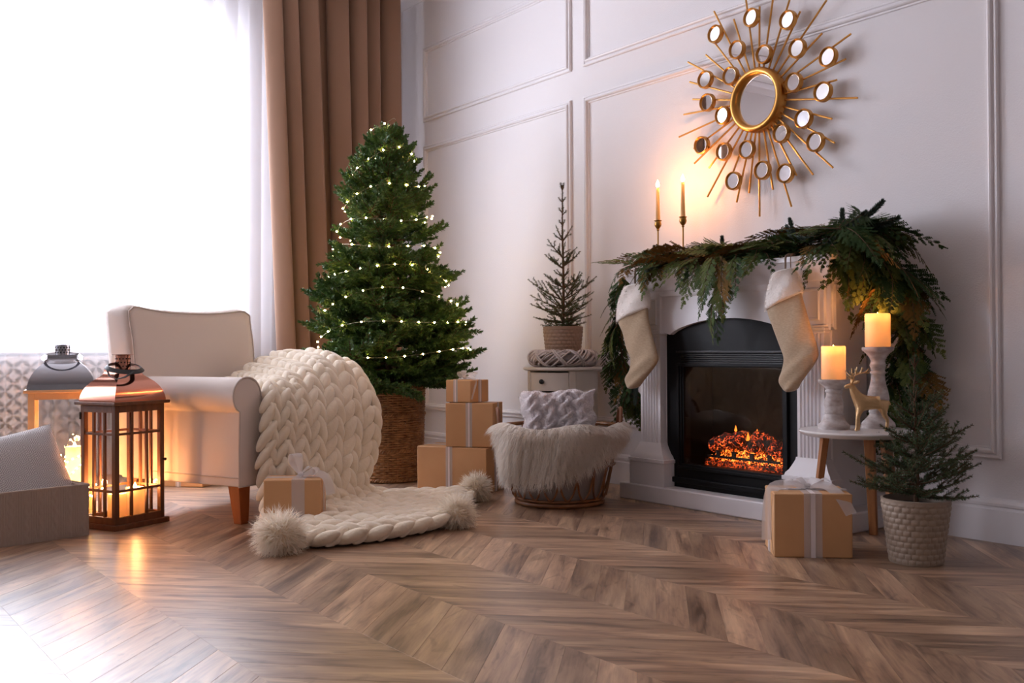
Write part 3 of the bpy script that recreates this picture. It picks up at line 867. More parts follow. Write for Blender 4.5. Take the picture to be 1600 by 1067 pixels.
for az_, el_, zz, L_ in ((YAW, -0.02, 0.66, 0.47), (YAW - 0.5, 0.05, 0.72, 0.45), (YAW + math.pi, 0.0, 0.80, 0.43), (YAW + math.pi + 0.4, -0.05, 0.68, 0.42), (YAW + 0.3, 0.18, 1.0, 0.38), (YAW + math.pi - 0.3, 0.1, 0.95, 0.38)):
    q = Matrix.Rotation(az_, 4, 'Z') @ Matrix.Rotation(-el_, 4, 'Y')
    put('branch', protos[8][1], tree, (0, 0, zz), q.to_euler(), (L_ / 0.42,) * 3)
for i in range(5):
    q = Matrix.Rotation(i * 1.3, 4, 'Z') @ Matrix.Rotation(-rad(62 if i else 86), 4, 'Y')
    put('branch', protos[rng.randint(0, 1)][1], tree, (0, 0, 1.74 if i else 1.75), q.to_euler(), (0.75,) * 3)
# fairy lights wound around it
M_WIRE = mat('light_wire', S(150, 145, 120), 0.35, 0.7)
M_BULB = mat('warm_bulb', S(255, 220, 150), 0.4, emit=(1.0, 0.60, 0.20, 1), es=58.0)
fl = thing('string_lights', 'string of warm fairy lights wound around the Christmas tree', 'string lights', (TX, TY, 0))
turns = 8.2
def helix(t):
    z = 1.86 - 1.24 * t ** 0.88
    a = -2 * math.pi * turns * t + 0.4
    wob = 0.026 * math.sin(61 * t) + 0.016 * math.sin(143 * t + 1)
    r = tree_r(z) * (0.90 + 0.06 * math.sin(47 * t)) + 0.01
    z2 = z + 0.055 * math.sin(a + 2.4) * (0.3 + tree_r(z) * 1.6) + wob
    return Vector((r * math.cos(a), r * math.sin(a), z2))
pts = [helix(i / 700) for i in range(701)]
MB().tube(pts, 0.0011, 4).build('wire', M_WIRE, fl)
bm_ = MB(); bm_.ell((0, 0, 0), 0.0045, 0.0045, 0.0045, nu=8, nv=6); BME = bm_.mesh('bulb', M_BULB)
acc = 0.0; last = pts[0]
nb_ = 0
for p in pts[1:]:
    acc += (p - last).length; last = p
    if acc > 0.084:
        acc = 0; nb_ += 1
        out = Vector((p.x, p.y, 0)).normalized()
        put('bulb', BME, fl, tuple(p + out * 0.006))

# wicker basket holding the tree
M_WICKER = mat('brown_wicker', S(132, 92, 58), 0.6, col2=S(182, 134, 88), scale=30)
wb = thing('wicker_tree_basket', 'tall round brown wicker basket holding the Christmas tree', 'basket', (TX, TY, 0))
def woven(mb, R0, R1, z0, z1, rows, stakes, thick, seg=3):
    for r in range(rows):
        z = z0 + (z1 - z0) * (r + 0.5) / rows
        Rr = R0 + (R1 - R0) * (r + 0.5) / rows
        n = stakes * seg
        path = []
        for j in range(n):
            a = 2 * math.pi * j / n
            rr = Rr + thick * 0.9 * math.cos(stakes * a / 2 + (r % 2) * math.pi)
            path.append((rr * math.cos(a), rr * math.sin(a), z + 0.0015 * math.sin(7 * a + r)))
        mb.tube(path, (z1 - z0) / rows * 0.52, 5, closed=True, cap=False)
mb = MB(); woven(mb, 0.166, 0.180, 0.012, 0.50, 42, 44, 0.006)
mb.build('woven_wall', M_WICKER, wb, angle=180, fix=False)
mb = MB()
for j in range(44):
    a = 2 * math.pi * j / 44
    mb.tube([(0.166 * math.cos(a), 0.166 * math.sin(a), 0.01), (0.180 * math.cos(a), 0.180 * math.sin(a), 0.505)], 0.004, 5)
mb.build('stakes', M_WICKER, wb)
mb = MB()
for z_, R_ in ((0.012, 0.172), (0.16, 0.177), (0.345, 0.182), (0.50, 0.184)):
    for ph in (0, math.pi):
        mb.tube([(R_ * math.cos(a) + 0.004 * math.cos(40 * a + ph) * math.cos(a), R_ * math.sin(a) + 0.004 * math.cos(40 * a + ph) * math.sin(a), z_ + 0.006 * math.sin(40 * a + ph)) for a in np.linspace(0, 2 * math.pi, 200, endpoint=False)], 0.0045, 5, closed=True, cap=False)
mb.build('braided_bands', M_WICKER, wb)
MB().lathe([(0.0, 0.004), (0.16, 0.004), (0.16, 0.01)], 32).build('base', M_WICKER, wb)
MB().lathe([(0.0, 0.38), (0.168, 0.38), (0.16, 0.40), (0.0, 0.41)], 32).build('soil', mat('dark_soil', S(42, 32, 26), 0.95, bump=0.6, bscale=80), wb)

# ================================================================== potted spruces
M_POT = mat('taupe_planter', S(150, 124, 106), 0.55)
M_POT2 = mat('beige_planter', S(160, 141, 124), 0.55)
def planter(root, r0, r1, h, m):
    """tapered pot with an embossed basket-weave surface"""
    n, rows = 240, 66
    P = []
    for i in range(rows + 1):
        u = i / rows; row = []
        for j in range(n + 1):
            a = 2 * math.pi * j / n
            k = int(u * 11); ph = (k % 2) * 0.5
            uu = (u * 11) % 1.0
            e = 0.0034 * (math.sin(math.pi * uu) ** 0.6) * (abs(math.sin(math.pi * (a / (2 * math.pi) * 24 + ph))) ** 0.5) if 0.02 < u < 0.95 else 0.001
            r = r0 + (r1 - r0) * u + e
            row.append((r * math.cos(a), r * math.sin(a), h * u))
        P.append(row)
    P.append([((r1 - 0.006) * math.cos(2 * math.pi * j / n), (r1 - 0.006) * math.sin(2 * math.pi * j / n), h + 0.002) for j in range(n + 1)])
    P.append([((r1 - 0.010) * math.cos(2 * math.pi * j / n), (r1 - 0.010) * math.sin(2 * math.pi * j / n), h - 0.03) for j in range(n + 1)])
    MB().grid(P).lathe([(0.0, 0.0), (r0, 0.0), (r0, 0.004)], 40).build('pot', m, root, angle=60, fix=False)
    MB().lathe([(0.0, h - 0.035), (r1 - 0.009, h - 0.035), (r1 - 0.009, h - 0.022), (0.0, h - 0.016)], 32).build('soil', mat('dark_soil', S(42, 32, 26), 0.95, bump=0.6, bscale=80), root)

def spruce_branch(L, rng, nl=0.013, nw=0.0017, per_m=1500, rise=0.15, forks=True):
    nd, wd = MB(), MB()
    path = [Vector((L * u, 0, rise * L * u * u - 0.06 * L * u)) for u in (0, 0.2, 0.4, 0.6, 0.8, 1.0)]
    wd.tube(path, [0.0035, 0.003, 0.0025, 0.002, 0.0016, 0.0012], 5)
    sprig(nd, path, per_m, nl, nw, rng, spread=(0.55, 1.2), start=0.1)
    if forks:
        k = max(1, int(L / 0.05))
        for i in range(k):
            for sg in (-1, 1):
                if rng.random() < 0.2: continue
                s = 0.25 + 0.6 * i / k; b = path[0].lerp(path[-1], s); l = L * rng.uniform(0.25, 0.42) * (1.15 - s)+0.015
                a = rad(48) * sg
                p2 = [b + Vector((math.cos(a) * l * u, math.sin(a) * l * u, 0.2 * l * u)) for u in (0, 0.5, 1)]
                wd.tube(p2, [0.0018, 0.0014, 0.001], 4)
                sprig(nd, p2, per_m, nl, nw, rng, spread=(0.55, 1.2))
    return nd, wd

def potted(name, label, loc, r0, r1, h, H, Rmax, whorls, m_pot, seed, rot=0.0, nl=0.013, per_m=1500, trim=None):
    rng = random.Random(seed)
    root = thing(name, label, 'potted tree', loc, rot)
    planter(root, r0, r1, h, m_pot)
    z0 = h - 0.02
    top = z0 + H
    tn = MB(); tp = [(0, 0, z0 - 0.03), (0.006, 0.0, z0 + H * 0.35), (-0.004, 0.003, z0 + H * 0.7), (0.002, 0, top)]
    tn.tube(smooth_path(tp, 12), [0.0085 - 0.0068 * i / 11 for i in range(12)], 8)
    tn.build('trunk', M_BARK, root)
    nd = MB(); sprig(nd, [Vector(p) for p in smooth_path([(0, 0, z0 + H * 0.55), (-0.003, 0.003, z0 + H * 0.8), (0.002, 0, top)], 8)], per_m * 0.8, nl, 0.0017, rng, spread=(0.5, 1.1), taper=False)
    nd.build('leader_needles', M_SPRUCE, root, fix=False, smooth=False)
    pr = {}
    for (zf, L, el, n, ph) in whorls:
        for i in range(n):
            l = L * rng.uniform(0.82, 1.12)
            key = round(l / 0.03)
            if key not in pr:
                a, b = spruce_branch(max(0.03, key * 0.03), rng, nl=nl, per_m=per_m, forks=key > 2)
                pr[key] = join_two('branch', a, M_SPRUCE, b, M_BARK)
            az = ph + 2 * math.pi * i / n + rng.uniform(-0.25, 0.25)
            e = el + rng.uniform(-0.14, 0.14)
            if trim and zf > 0.2 and math.cos(az - trim) > 0.3: l *= 0.62; key = max(1, round(l / 0.03))
            if key not in pr:
                a, b = spruce_branch(max(0.03, key * 0.03), rng, nl=nl, per_m=per_m, forks=key > 2)
                pr[key] = join_two('branch', a, M_SPRUCE, b, M_BARK)
            q = Matrix.Rotation(az, 4, 'Z') @ Matrix.Rotation(-e, 4, 'Y') @ Matrix.Rotation(rng.uniform(-0.6, 0.6), 4, 'X')
            put('branch', pr[key], root, (0, 0, z0 + H * zf + rng.uniform(-0.006, 0.006)), q.to_euler())
    return root
# ================================================================== small table group on the right
M_OAK = mat('warm_oak', S(150, 96, 56), 0.5, col2=S(172, 116, 70), scale=14, stretch=(6, 6, 0.6))
TBX, TBY, TBZ = -2.046, 3.053, 0.392
st = thing('side_table', 'small round white side table on three slanted wooden legs beside the fireplace', 'table', (TBX, TBY, 0), YAW)
MB().lathe([(0.0, TBZ - 0.020), (0.185, TBZ - 0.020), (0.196, TBZ - 0.016), (0.205, TBZ - 0.006), (0.205, TBZ - 0.003), (0.202, TBZ), (0.0, TBZ)], 64).build('table_top', mat('table_white', S(226, 220, 218), 0.25), st, angle=30)
for a in (175, 55, -65):
    a = rad(a); c, s_ = math.cos(a), math.sin(a)
    t = Vector((-s_, c, 0)); rdir = Vector((c, s_, 0))
    mb = MB(); rings = []
    for r, z, hw, hd in ((0.118, TBZ - 0.02, 0.019, 0.012), (0.165, 0.0, 0.014, 0.010)):
        b = rdir * r + Vector((0, 0, z))
        rings.append([tuple(b + t * (i * hw) + rdir * (j * hd)) for i, j in ((-1, -1), (1, -1), (1, 1), (-1, 1))])
    mb.loft(rings).build('leg', M_OAK, st, bevel=0.003)
M_DISTRESS = mat('whitewashed_wood', S(214, 207, 206), 0.8, col2=S(168, 152, 146), scale=26, bump=0.5, bscale=60, stretch=(1, 1, 2.2))
def holder(loc, prof, label):
    t = thing('candle_holder', label, 'candle holder', loc, group='turned candle holders on the side table')
    base = [p for p in prof if p[1] <= prof[4][1]]
    MB().lathe(smooth2(prof), 48).build('turned_column', M_DISTRESS, t, angle=50)
    r, z = prof[-1]
    MB().lathe([(0.0, z - 0.004), (r - 0.003, z - 0.004), (r - 0.001, z + 0.003), (r - 0.006, z + 0.004), (r - 0.009, z + 0.001), (0.0, z + 0.001)], 48).build('dish', M_DISTRESS, t, angle=50)
    return t
def smooth2(prof): return prof
sh_prof = [(0.0, 0.0), (0.052, 0.0), (0.054, 0.008), (0.053, 0.016), (0.044, 0.024), (0.036, 0.034), (0.034, 0.044), (0.033, 0.049), (0.029, 0.053), (0.032, 0.057), (0.031, 0.062), (0.032, 0.078), (0.034, 0.088), (0.031, 0.103), (0.026, 0.118), (0.025, 0.126), (0.0295, 0.130), (0.0295, 0.136), (0.026, 0.140), (0.034, 0.150), (0.044, 0.158), (0.052, 0.164), (0.053, 0.171)]
tl_prof = [(0.0, 0.0), (0.056, 0.0), (0.058, 0.008), (0.056, 0.018), (0.045, 0.030), (0.034, 0.042), (0.030, 0.05), (0.033, 0.056), (0.031, 0.062), (0.036, 0.085), (0.038, 0.105), (0.034, 0.130), (0.027, 0.155), (0.024, 0.175), (0.0235, 0.19), (0.027, 0.194), (0.027, 0.199), (0.023, 0.203), (0.025, 0.212), (0.0285, 0.222), (0.025, 0.232), (0.024, 0.240), (0.033, 0.256), (0.044, 0.268), (0.054, 0.276), (0.055, 0.284)]
HS = (-2.118, 3.007); HT = (-2.050, 3.172)
holder((HS[0], HS[1], TBZ), sh_prof, 'short whitewashed turned candle holder behind the golden deer')
holder((HT[0], HT[1], TBZ), tl_prof, 'tall whitewashed turned candle holder at the back of the side table')

def wax_mat(name, col, trans=0.55):
    if name in _MC: return _MC[name]
    m, nt, b, out = nodes_of(name)
    b.inputs['Base Color'].default_value = col; b.inputs['Roughness'].default_value = 0.5
    tl = N(nt, 'ShaderNodeBsdfTranslucent', Color=col)
    mx = N(nt, 'ShaderNodeMixShader'); mx.inputs[0].default_value = trans
    nt.links.new(b.outputs[0], mx.inputs[1]); nt.links.new(tl.outputs[0], mx.inputs[2]); nt.links.new(mx.outputs[0], out.inputs[0])
    _MC[name] = m
    return m
M_WAX = wax_mat('ivory_wax', S(244, 226, 196))
M_FLAME2 = mat('candle_flame', (1, 0.6, 0.2, 1), 0.9, emit=(1.0, 0.60, 0.18, 1), es=22.0)
M_WICK = mat('wick', S(30, 24, 20), 0.9)
FLAME_PROF = [(0.0, 0.0), (0.20, 0.10), (0.27, 0.26), (0.25, 0.42), (0.16, 0.66), (0.07, 0.85), (0.0, 1.0)]
def pillar(loc, r, h, label, power, group, depth=0.02):
    t = thing('pillar_candle', label, 'candle', loc, group=group)
    MB().lathe([(0.0, 0.0), (r - 0.002, 0.0), (r, 0.003), (r, h - 0.004), (r - 0.003, h), (r - 0.007, h - 0.001), (r - 0.009, h - depth), (0.0, h - depth - 0.003)], 40).build('wax', M_WAX, t, angle=50)
    MB().tube([(0, 0, h - depth - 0.004), (0.0005, 0, h - depth + 0.012)], 0.0012, 6).build('wick', M_WICK, t)
    fh = 0.026
    MB().lathe([(a * fh, h - depth + 0.008 + b * fh) for a, b in FLAME_PROF], 12).build('flame', M_FLAME2, t, angle=180)
    flame_light('candle_light', t, (0, 0, h - depth + 0.022), power)
    return t
pillar((HS[0], HS[1], TBZ + 0.174), 0.0415, 0.118, 'lit ivory pillar candle on the short holder', 0.7, 'pillar candles on the side table', 0.03)
pillar((HT[0], HT[1], TBZ + 0.287), 0.0435, 0.120, 'lit ivory pillar candle on the tall holder', 0.85, 'pillar candles on the side table', 0.03)

# golden deer: one skinned body
M_DEER = mat('champagne_gold', S(206, 168, 122), 0.36, 0.7, bump=0.5, bscale=260)
def skin_obj(name, verts, edges, radii, m, parent, root=0, sub=2):
    me = bpy.data.meshes.new(name)
    me.from_pydata(verts, edges, [])
    o = put(name, me, parent)
    sk = o.modifiers.new('skin', 'SKIN'); sk.use_smooth_shade = True; sk.branch_smoothing = 0.6
    lay = me.skin_vertices[0].data if me.skin_vertices else None
    if lay is None:
        bm = bmesh.new(); bm.from_mesh(me); bm.verts.layers.skin.verify(); bm.to_mesh(me); bm.free()
        lay = me.skin_vertices[0].data
    for i, r in enumerate(radii):
        lay[i].radius = r if isinstance(r, (tuple, list)) else (r, r)
        lay[i].use_root = (i == root)
    sb_ = o.modifiers.new('sub', 'SUBSURF'); sb_.levels = sub; sb_.render_levels = sub
    me.materials.append(m)
    return o
deer = thing('deer_figurine', 'golden deer figurine with raised antlers standing on the round side table', 'figurine', (-1.958, 2.974, TBZ), YAW + rad(-6))
# local: head towards -X
V, E_, Rr = [], [], []
def dv(p, r, link=None):
    V.append(p); Rr.append(r)
    if link is not None: E_.append((link, len(V) - 1))
    return len(V) - 1
hip = dv((0.042, 0, 0.096), (0.019, 0.021))
mid = dv((0.008, 0, 0.094), (0.017, 0.018), hip)
sho = dv((-0.026, 0, 0.098), (0.019, 0.021), mid)
nk = dv((-0.040, 0, 0.118), (0.0135, 0.015), sho)
nk2 = dv((-0.047, 0, 0.136), (0.0095, 0.011), nk)
hd = dv((-0.053, 0, 0.149), (0.0095, 0.010), nk2)
mz = dv((-0.066, 0, 0.147), (0.0062, 0.0065), hd)
ns = dv((-0.076, 0, 0.144), (0.0042, 0.0042), mz)
tlb = dv((0.060, 0, 0.098), (0.006, 0.006), hip); dv((0.066, 0, 0.086), (0.003, 0.003), tlb)
for sy in (-1, 1):
    k = dv((-0.030, sy * 0.013, 0.074), (0.0095, 0.009), sho); k = dv((-0.034 + 0.004 * sy, sy * 0.014, 0.046), (0.0062, 0.006), k); k = dv((-0.034 + 0.006 * sy, sy * 0.014, 0.014), (0.0045, 0.0045), k); dv((-0.038 + 0.006 * sy, sy * 0.014, 0.0045), (0.0062, 0.0062), k)
    k = dv((0.048, sy * 0.014, 0.074), (0.0125, 0.010), hip); k = dv((0.046 + 0.004 * sy, sy * 0.014, 0.058), (0.0085, 0.0075), k); k = dv((0.058 + 0.004 * sy, sy * 0.014, 0.040), (0.0052, 0.005), k); k = dv((0.055 + 0.004 * sy, sy * 0.014, 0.014), (0.0045, 0.0045), k); dv((0.051 + 0.004 * sy, sy * 0.014, 0.0045), (0.0062, 0.0062), k)
Rr = [(a * (1.28 if i < 5 else 1.1), b * (1.28 if i < 5 else 1.1)) for i, (a, b) in enumerate(Rr)]
skin_obj('body', V, E_, Rr, M_DEER, deer, 1)
deer.scale = (1.06, 1.06, 1.06)
for sy in (-1, 1):
    M_e = Matrix.Translation((-0.045, sy * 0.012, 0.158)) @ Matrix.Rotation(rad(-25), 4, 'Y') @ Matrix.Rotation(rad(sy * 35), 4, 'Z')
    MB().ell((0.006, 0, 0), 0.012, 0.0028, 0.0055, M_e, 10, 8).build('ear', M_DEER, deer)
    mb = MB()
    b0 = Vector((-0.052, sy * 0.006, 0.156))
    beam = smooth_path([b0, b0 + Vector((0.003, sy * 0.008, 0.014)), b0 + Vector((0.006, sy * 0.016, 0.026)), b0 + Vector((0.024, sy * 0.024, 0.033)), b0 + Vector((0.046, sy * 0.026, 0.034))], 14)
    mb.tube(beam, [0.0036 - 0.0020 * i / 13 for i in range(14)], 7)
    for a, off in ((3, (-0.014, 0.004, 0.012)), (5, (-0.016, 0.010, 0.018)), (7, (-0.002, 0.002, 0.020)), (9, (0.006, 0.004, 0.020)), (11, (0.012, 0.006, 0.014))):
        p = Vector(beam[a]); q = p + Vector((off[0], sy * off[1], off[2]))
        mb.tube([p, p.lerp(q, 0.5) + Vector((0, 0, -0.002)), q], [0.0028, 0.0023, 0.0014], 6)
    mb.build('antler', M_DEER, deer)

# potted spruce on the floor at the right
potted('potted_spruce', 'little spruce in a woven beige pot on the floor beside the round side table', (-1.752, 2.912, 0.001), 0.079, 0.104, 0.20, 0.47, 0.2,
       [(0.07, 0.20, 0.10, 8, 0.2), (0.14, 0.21, 0.20, 8, 0.6), (0.22, 0.20, 0.26, 8, 1.0), (0.31, 0.19, 0.34, 8, 0.1), (0.40, 0.165, 0.42, 7, 0.5), (0.50, 0.14, 0.50, 7, 0.9), (0.60, 0.11, 0.60, 6, 0.2), (0.70, 0.06, 0.8, 5, 0.5), (0.82, 0.035, 0.9, 4, 0.4), (0.93, 0.03, 1.0, 4, 0.4)], M_POT2, 31, nl=0.013, per_m=1700, trim=YAW + math.pi)

# ================================================================== nightstand group
NX, NY, NZ = -3.852, 3.215, 0.588
M_CREAM = mat('cream_paint', S(206, 196, 186), 0.5)
nsd = thing('nightstand', 'small oval cream nightstand with one drawer and black knob against the wall', 'nightstand', (NX, NY, 0), rad(22))
def ell_ring(rx, ry, z, n=48): return [(rx * math.cos(2 * math.pi * j / n), ry * math.sin(2 * math.pi * j / n), z) for j in range(n)]
MB().loft([ell_ring(0.19, 0.165, NZ - 0.018), ell_ring(0.205, 0.18, NZ - 0.012), ell_ring(0.205, 0.18, NZ - 0.004), ell_ring(0.20, 0.176, NZ)]).build('table_top', M_CREAM, nsd, angle=30)
def curved(a0, a1, rx, ry, z0, z1, th, n=16):
    mb = MB(); P = []
    rings = []
    for i in range(n + 1):
        a = rad(a0 + (a1 - a0) * i / n)
        c, s_ = math.cos(a), math.sin(a)
        rings.append([(rx * c, ry * s_, z0), (rx * c, ry * s_, z1), ((rx - th) * c, (ry - th) * s_, z1), ((rx - th) * c, (ry - th) * s_, z0)])
    mb.loft(rings); return mb
body = curved(-52, 232, 0.182, 0.156, NZ - 0.13, NZ - 0.018, 0.012, 40).build('apron', M_CREAM, nsd, angle=30)
MB().loft([ell_ring(0.175, 0.15, NZ - 0.134), ell_ring(0.175, 0.15, NZ - 0.128)]).build('drawer_bottom', M_CREAM, nsd, angle=30)
drw = curved(-126, -56, 0.188, 0.161, NZ - 0.116, NZ - 0.026, 0.014).build('drawer', M_CREAM, nsd, angle=30, bevel=0.0015)
curved(-128, -54, 0.186, 0.159, NZ - 0.142, NZ - 0.124, 0.02).build('drawer_rail', M_CREAM, nsd, angle=30)
ka = rad(-98)
MB().ell((0, 0, 0), 0.012, 0.0125, 0.0125, Matrix.Translation((0.196 * math.cos(ka), 0.172 * math.sin(ka), NZ - 0.070)), 14, 10).build('knob', mat('black_knob', S(18, 18, 20), 0.3), drw)
for a in (-131, -50, 42, 138):
    c, s_ = math.cos(rad(a)), math.sin(rad(a))
    mb = MB(); M_l = Matrix.Translation((0.176 * c, 0.150 * s_, 0)) @ Matrix.Rotation(rad(a) + math.pi / 2, 4, 'Z')
    mb.loft([[(x * 0.013, y * 0.010, 0.0) for x, y in ((-1, -1), (1, -1), (1, 1), (-1, 1))], [(x * 0.016, y * 0.013, NZ - 0.018) for x, y in ((-1, -1), (1, -1), (1, 1), (-1, 1))]], True, M_l)
    mb.build('leg', M_CREAM, nsd, bevel=0.002)
# willow wreath
wr = thing('willow_wreath', 'white willow wreath lying on the nightstand around a planter', 'wreath', (NX + 0.005, NY - 0.0, NZ))
M_WILLOW = mat('white_willow', S(206, 196, 194), 0.6, col2=S(178, 164, 160), scale=30)
Rw, rw = 0.137, 0.040
def twig(k, turns_, dirn, rr, ph):
    path = []
    n = 90
    for i in range(n):
        u = i / n; a = 2 * math.pi * u
        b = dirn * 2 * math.pi * turns_ * u + ph
        R = Rw + rr * math.cos(b)
        path.append((R * math.cos(a), R * math.sin(a), rw + 0.004 + rr * math.sin(b) * 0.95))
    return MB().tube(path, 0.0044, 6, closed=True, cap=False)
tw = [twig(0, 4, 1, rw, 0).mesh('twig', M_WILLOW, angle=180), twig(0, 5, -1, rw * 1.05, 0.5).mesh('twig', M_WILLOW, angle=180), twig(0, 3, 1, rw * 0.9, 1.0).mesh('twig', M_WILLOW, angle=180)]
for k in range(22):
    put('twig', tw[k % 3], wr, (0, 0, 0), (0, 0, 2 * math.pi * k / 22 * 1.0 + 0.13 * (k % 5)))
MB().tube([(Rw * math.cos(a), Rw * math.sin(a), rw + 0.003) for a in np.linspace(0, 2 * math.pi, 60, endpoint=False)], 0.026, 10, closed=True, cap=False).build('core', mat('willow_core', S(150, 138, 134), 0.8, bump=0.8, bscale=60), wr)
potted('potted_spruce', 'slender young spruce in a taupe planter standing inside the white wreath', (NX + 0.005, NY - 0.0, NZ + 0.001), 0.080, 0.100, 0.20, 0.735, 0.17,
       [(0.03, 0.12, 0.02, 8, 0.0), (0.06, 0.15, 0.15, 8, 0.3), (0.10, 0.17, 0.28, 8, 0.5), (0.15, 0.185, 0.42, 7, 0.2), (0.21, 0.19, 0.55, 6, 0.8), (0.29, 0.10, 0.65, 5, 0.4), (0.37, 0.06, 0.6, 4, 0.2), (0.43, 0.12, 0.62, 5, 0.7), (0.50, 0.10, 0.7, 4, 1.1), (0.62, 0.08, 0.72, 4, 0.4), (0.72, 0.04, 0.8, 3, 0.2), (0.80, 0.045, 0.85, 4, 0.8), (0.88, 0.02, 0.9, 3, 0.3), (0.97, 0.02, 1.1, 4, 0.3)], M_POT, 17, nl=0.012, per_m=1100)
# ================================================================== mantel decoration
# brass taper holders and tapers
M_BRASS = mat('aged_brass', S(160, 122, 66), 0.3, 1.0)
M_TAPER = wax_mat('cream_taper', S(226, 200, 150), 0.45)
SHELF = 1.022
for x, top, lab in ((-3.232, 1.414, 'the candle nearer the potted spruce'), (-3.077, 1.418, 'the candle nearer the sunburst mirror')):
    hz = 1.262
    t = thing('taper_holder', 'slim brass taper holder rising from the garland, holding ' + lab, 'candle holder', (x, 3.27, SHELF), group='brass taper holders on the mantel')
    h = hz - SHELF
    MB().lathe([(0.0, 0.0), (0.03, 0.0), (0.03, 0.003), (0.022, 0.007), (0.006, 0.012), (0.0036, 0.02), (0.0036, h - 0.045)], 24).build('stem', M_BRASS, t, angle=40)
    MB().lathe([(0.004, h - 0.046), (0.007, h - 0.042), (0.005, h - 0.038), (0.013, h - 0.028), (0.0165, h - 0.018), (0.0145, h - 0.007), (0.0135, h - 0.004), (0.018, h), (0.018, h + 0.0015), (0.010, h + 0.0015)], 24).build('cup', M_BRASS, t, angle=40)
    c = thing('taper_candle', 'lit cream taper in a brass holder, ' + lab, 'candle', (x, 3.27, hz + 0.002), group='taper candles on the mantel')
    H = top - hz - 0.004
    MB().lathe([(0.0, 0.0), (0.0095, 0.0), (0.0105, 0.004), (0.0085, H * 0.6), (0.0075, H - 0.003), (0.0062, H), (0.003, H - 0.003), (0.0, H - 0.003)], 20).build('wax', M_TAPER, c, angle=40)
    MB().tube([(0, 0, H - 0.004), (0.0008, 0, H + 0.006)], 0.0009, 6).build('wick', M_WICK, c)
    MB().lathe([(a * 0.034, H + 0.003 + b * 0.036) for a, b in FLAME_PROF], 12).build('flame', M_FLAME2, c, angle=180)
    flame_light('candle_light', c, (0, 0, H + 0.02), 2.6)

# garland of cedar and fir
gl = thing('garland', 'evergreen garland of cedar and fir draped along the white mantel and down both sides', 'garland', (FX, 3.2, SHELF))
rng = random.Random(77)
CED = []
for L in (0.14, 0.20, 0.27, 0.34):
    for dr_ in (0.25, 0.8):
        for mm in (M_CEDAR, M_CEDAR_DARK, M_CEDAR_BROWN):
            a, b = cedar_frond(L, rng, dr_)
            CED.append((L, dr_, mm.name, join_two('cedar_spray', a, mm, b, M_BARK)))
VC = {}
def frond(p, az, el, L, dr_, tone, roll=0.0, sc=1.0):
    c = [q for q in CED if q[2] == tone]
    q = min(c, key=lambda q: abs(q[0] - L) * 4 + abs(q[1] - dr_))
    R = Matrix.Rotation(az, 4, 'Z') @ Matrix.Rotation(-el, 4, 'Y') @ Matrix.Rotation(roll, 4, 'X')
    s = L / q[0] * sc
    tip = R @ Vector((L * (1 - 0.18 * q[1]), 0, -0.75 * L * q[1]))
    if p[1] + tip.y > 0.19: R = Matrix.Rotation(-az, 4, 'Z') @ Matrix.Rotation(-el, 4, 'Y') @ Matrix.Rotation(roll, 4, 'X')
    vv = VC.get(q[3].name)
    if vv is None:
        vv = np.empty(len(q[3].vertices) * 3); q[3].vertices.foreach_get('co', vv); vv = vv.reshape(-1, 3); VC[q[3].name] = vv
    R3 = np.array(R.to_3x3())
    w = vv @ R3.T * s + np.array(p)
    if w[:, 1].max() > 0.226: return
    put('cedar_spray', q[3], gl, p, R.to_euler(), (s, s, s))
TON = ['cedar_leaf', 'cedar_leaf_dark', 'cedar_leaf_brown']
def tone(wb=0.2, wd=0.35):
    r = rng.random(); return TON[2] if r < wb else (TON[1] if r < wb + wd else TON[0])
# heap along the shelf
for i in range(170):
    x = rng.uniform(-0.56, 0.60)
    y = rng.uniform(-0.08, 0.14)
    az = rng.choice((0, math.pi)) + rng.uniform(-0.8, 0.8)
    thick = 0.06 if x < 0.2 else 0.085
    frond((x, y, 0.012 + rng.uniform(0, thick)), az, rng.uniform(-0.05, 0.38), rng.uniform(0.13, 0.24), 0.25, tone(0.35 if x < -0.3 else 0.2, 0.4), rng.uniform(-0.7, 0.7))
# overhang along the front edge
for i in range(46):
    x = rng.uniform(-0.55, 0.56)
    if 0.30 < x < 0.40 or -0.50 < x < -0.40: continue
    frond((x, -0.085, 0.02 + rng.uniform(0, 0.02)), -math.pi / 2 + rng.uniform(-0.9, 0.9), rng.uniform(-0.25, 0.1), rng.uniform(0.09, 0.15), 0.8, tone(0.25), rng.uniform(-0.4, 0.4))
# sprays hanging in front of the frieze
for x, L, rl, el in ((-0.37, 0.15, 0.2, -1.0), (-0.33, 0.12, -0.3, -0.9), (-0.02, 0.20, 0.0, -1.15), (0.05, 0.24, 0.3, -1.2), (-0.08, 0.20, -0.4, -1.05), (0.00, 0.14, 0.2, -0.8), (0.12, 0.16, 0.5, -1.0), (-0.13, 0.13, -0.2, -0.9), (0.19, 0.11, 0.2, -0.8), (0.24, 0.10, 0.0, -0.7)):
    frond((x, -0.108, 0.03), -math.pi / 2 + rl * 0.8, el, L, 0.25, tone(0.15, 0.25), rl)
frond((0.03, -0.125, -0.11), -math.pi / 2 + 0.1, -1.38, 0.20, 0.25, 'cedar_leaf_dark', 0.1)
frond((0.015, -0.125, -0.14), -math.pi / 2 - 0.3, -1.3, 0.16, 0.25, 'cedar_leaf', 0.3)
frond((0.05, -0.12, -0.05), -math.pi / 2 + 0.6, -1.1, 0.18, 0.25, 'cedar_leaf', 0.3)
frond((0.0, -0.12, -0.04), -math.pi / 2 - 0.7, -1.1, 0.18, 0.25, 'cedar_leaf_dark', -0.3)
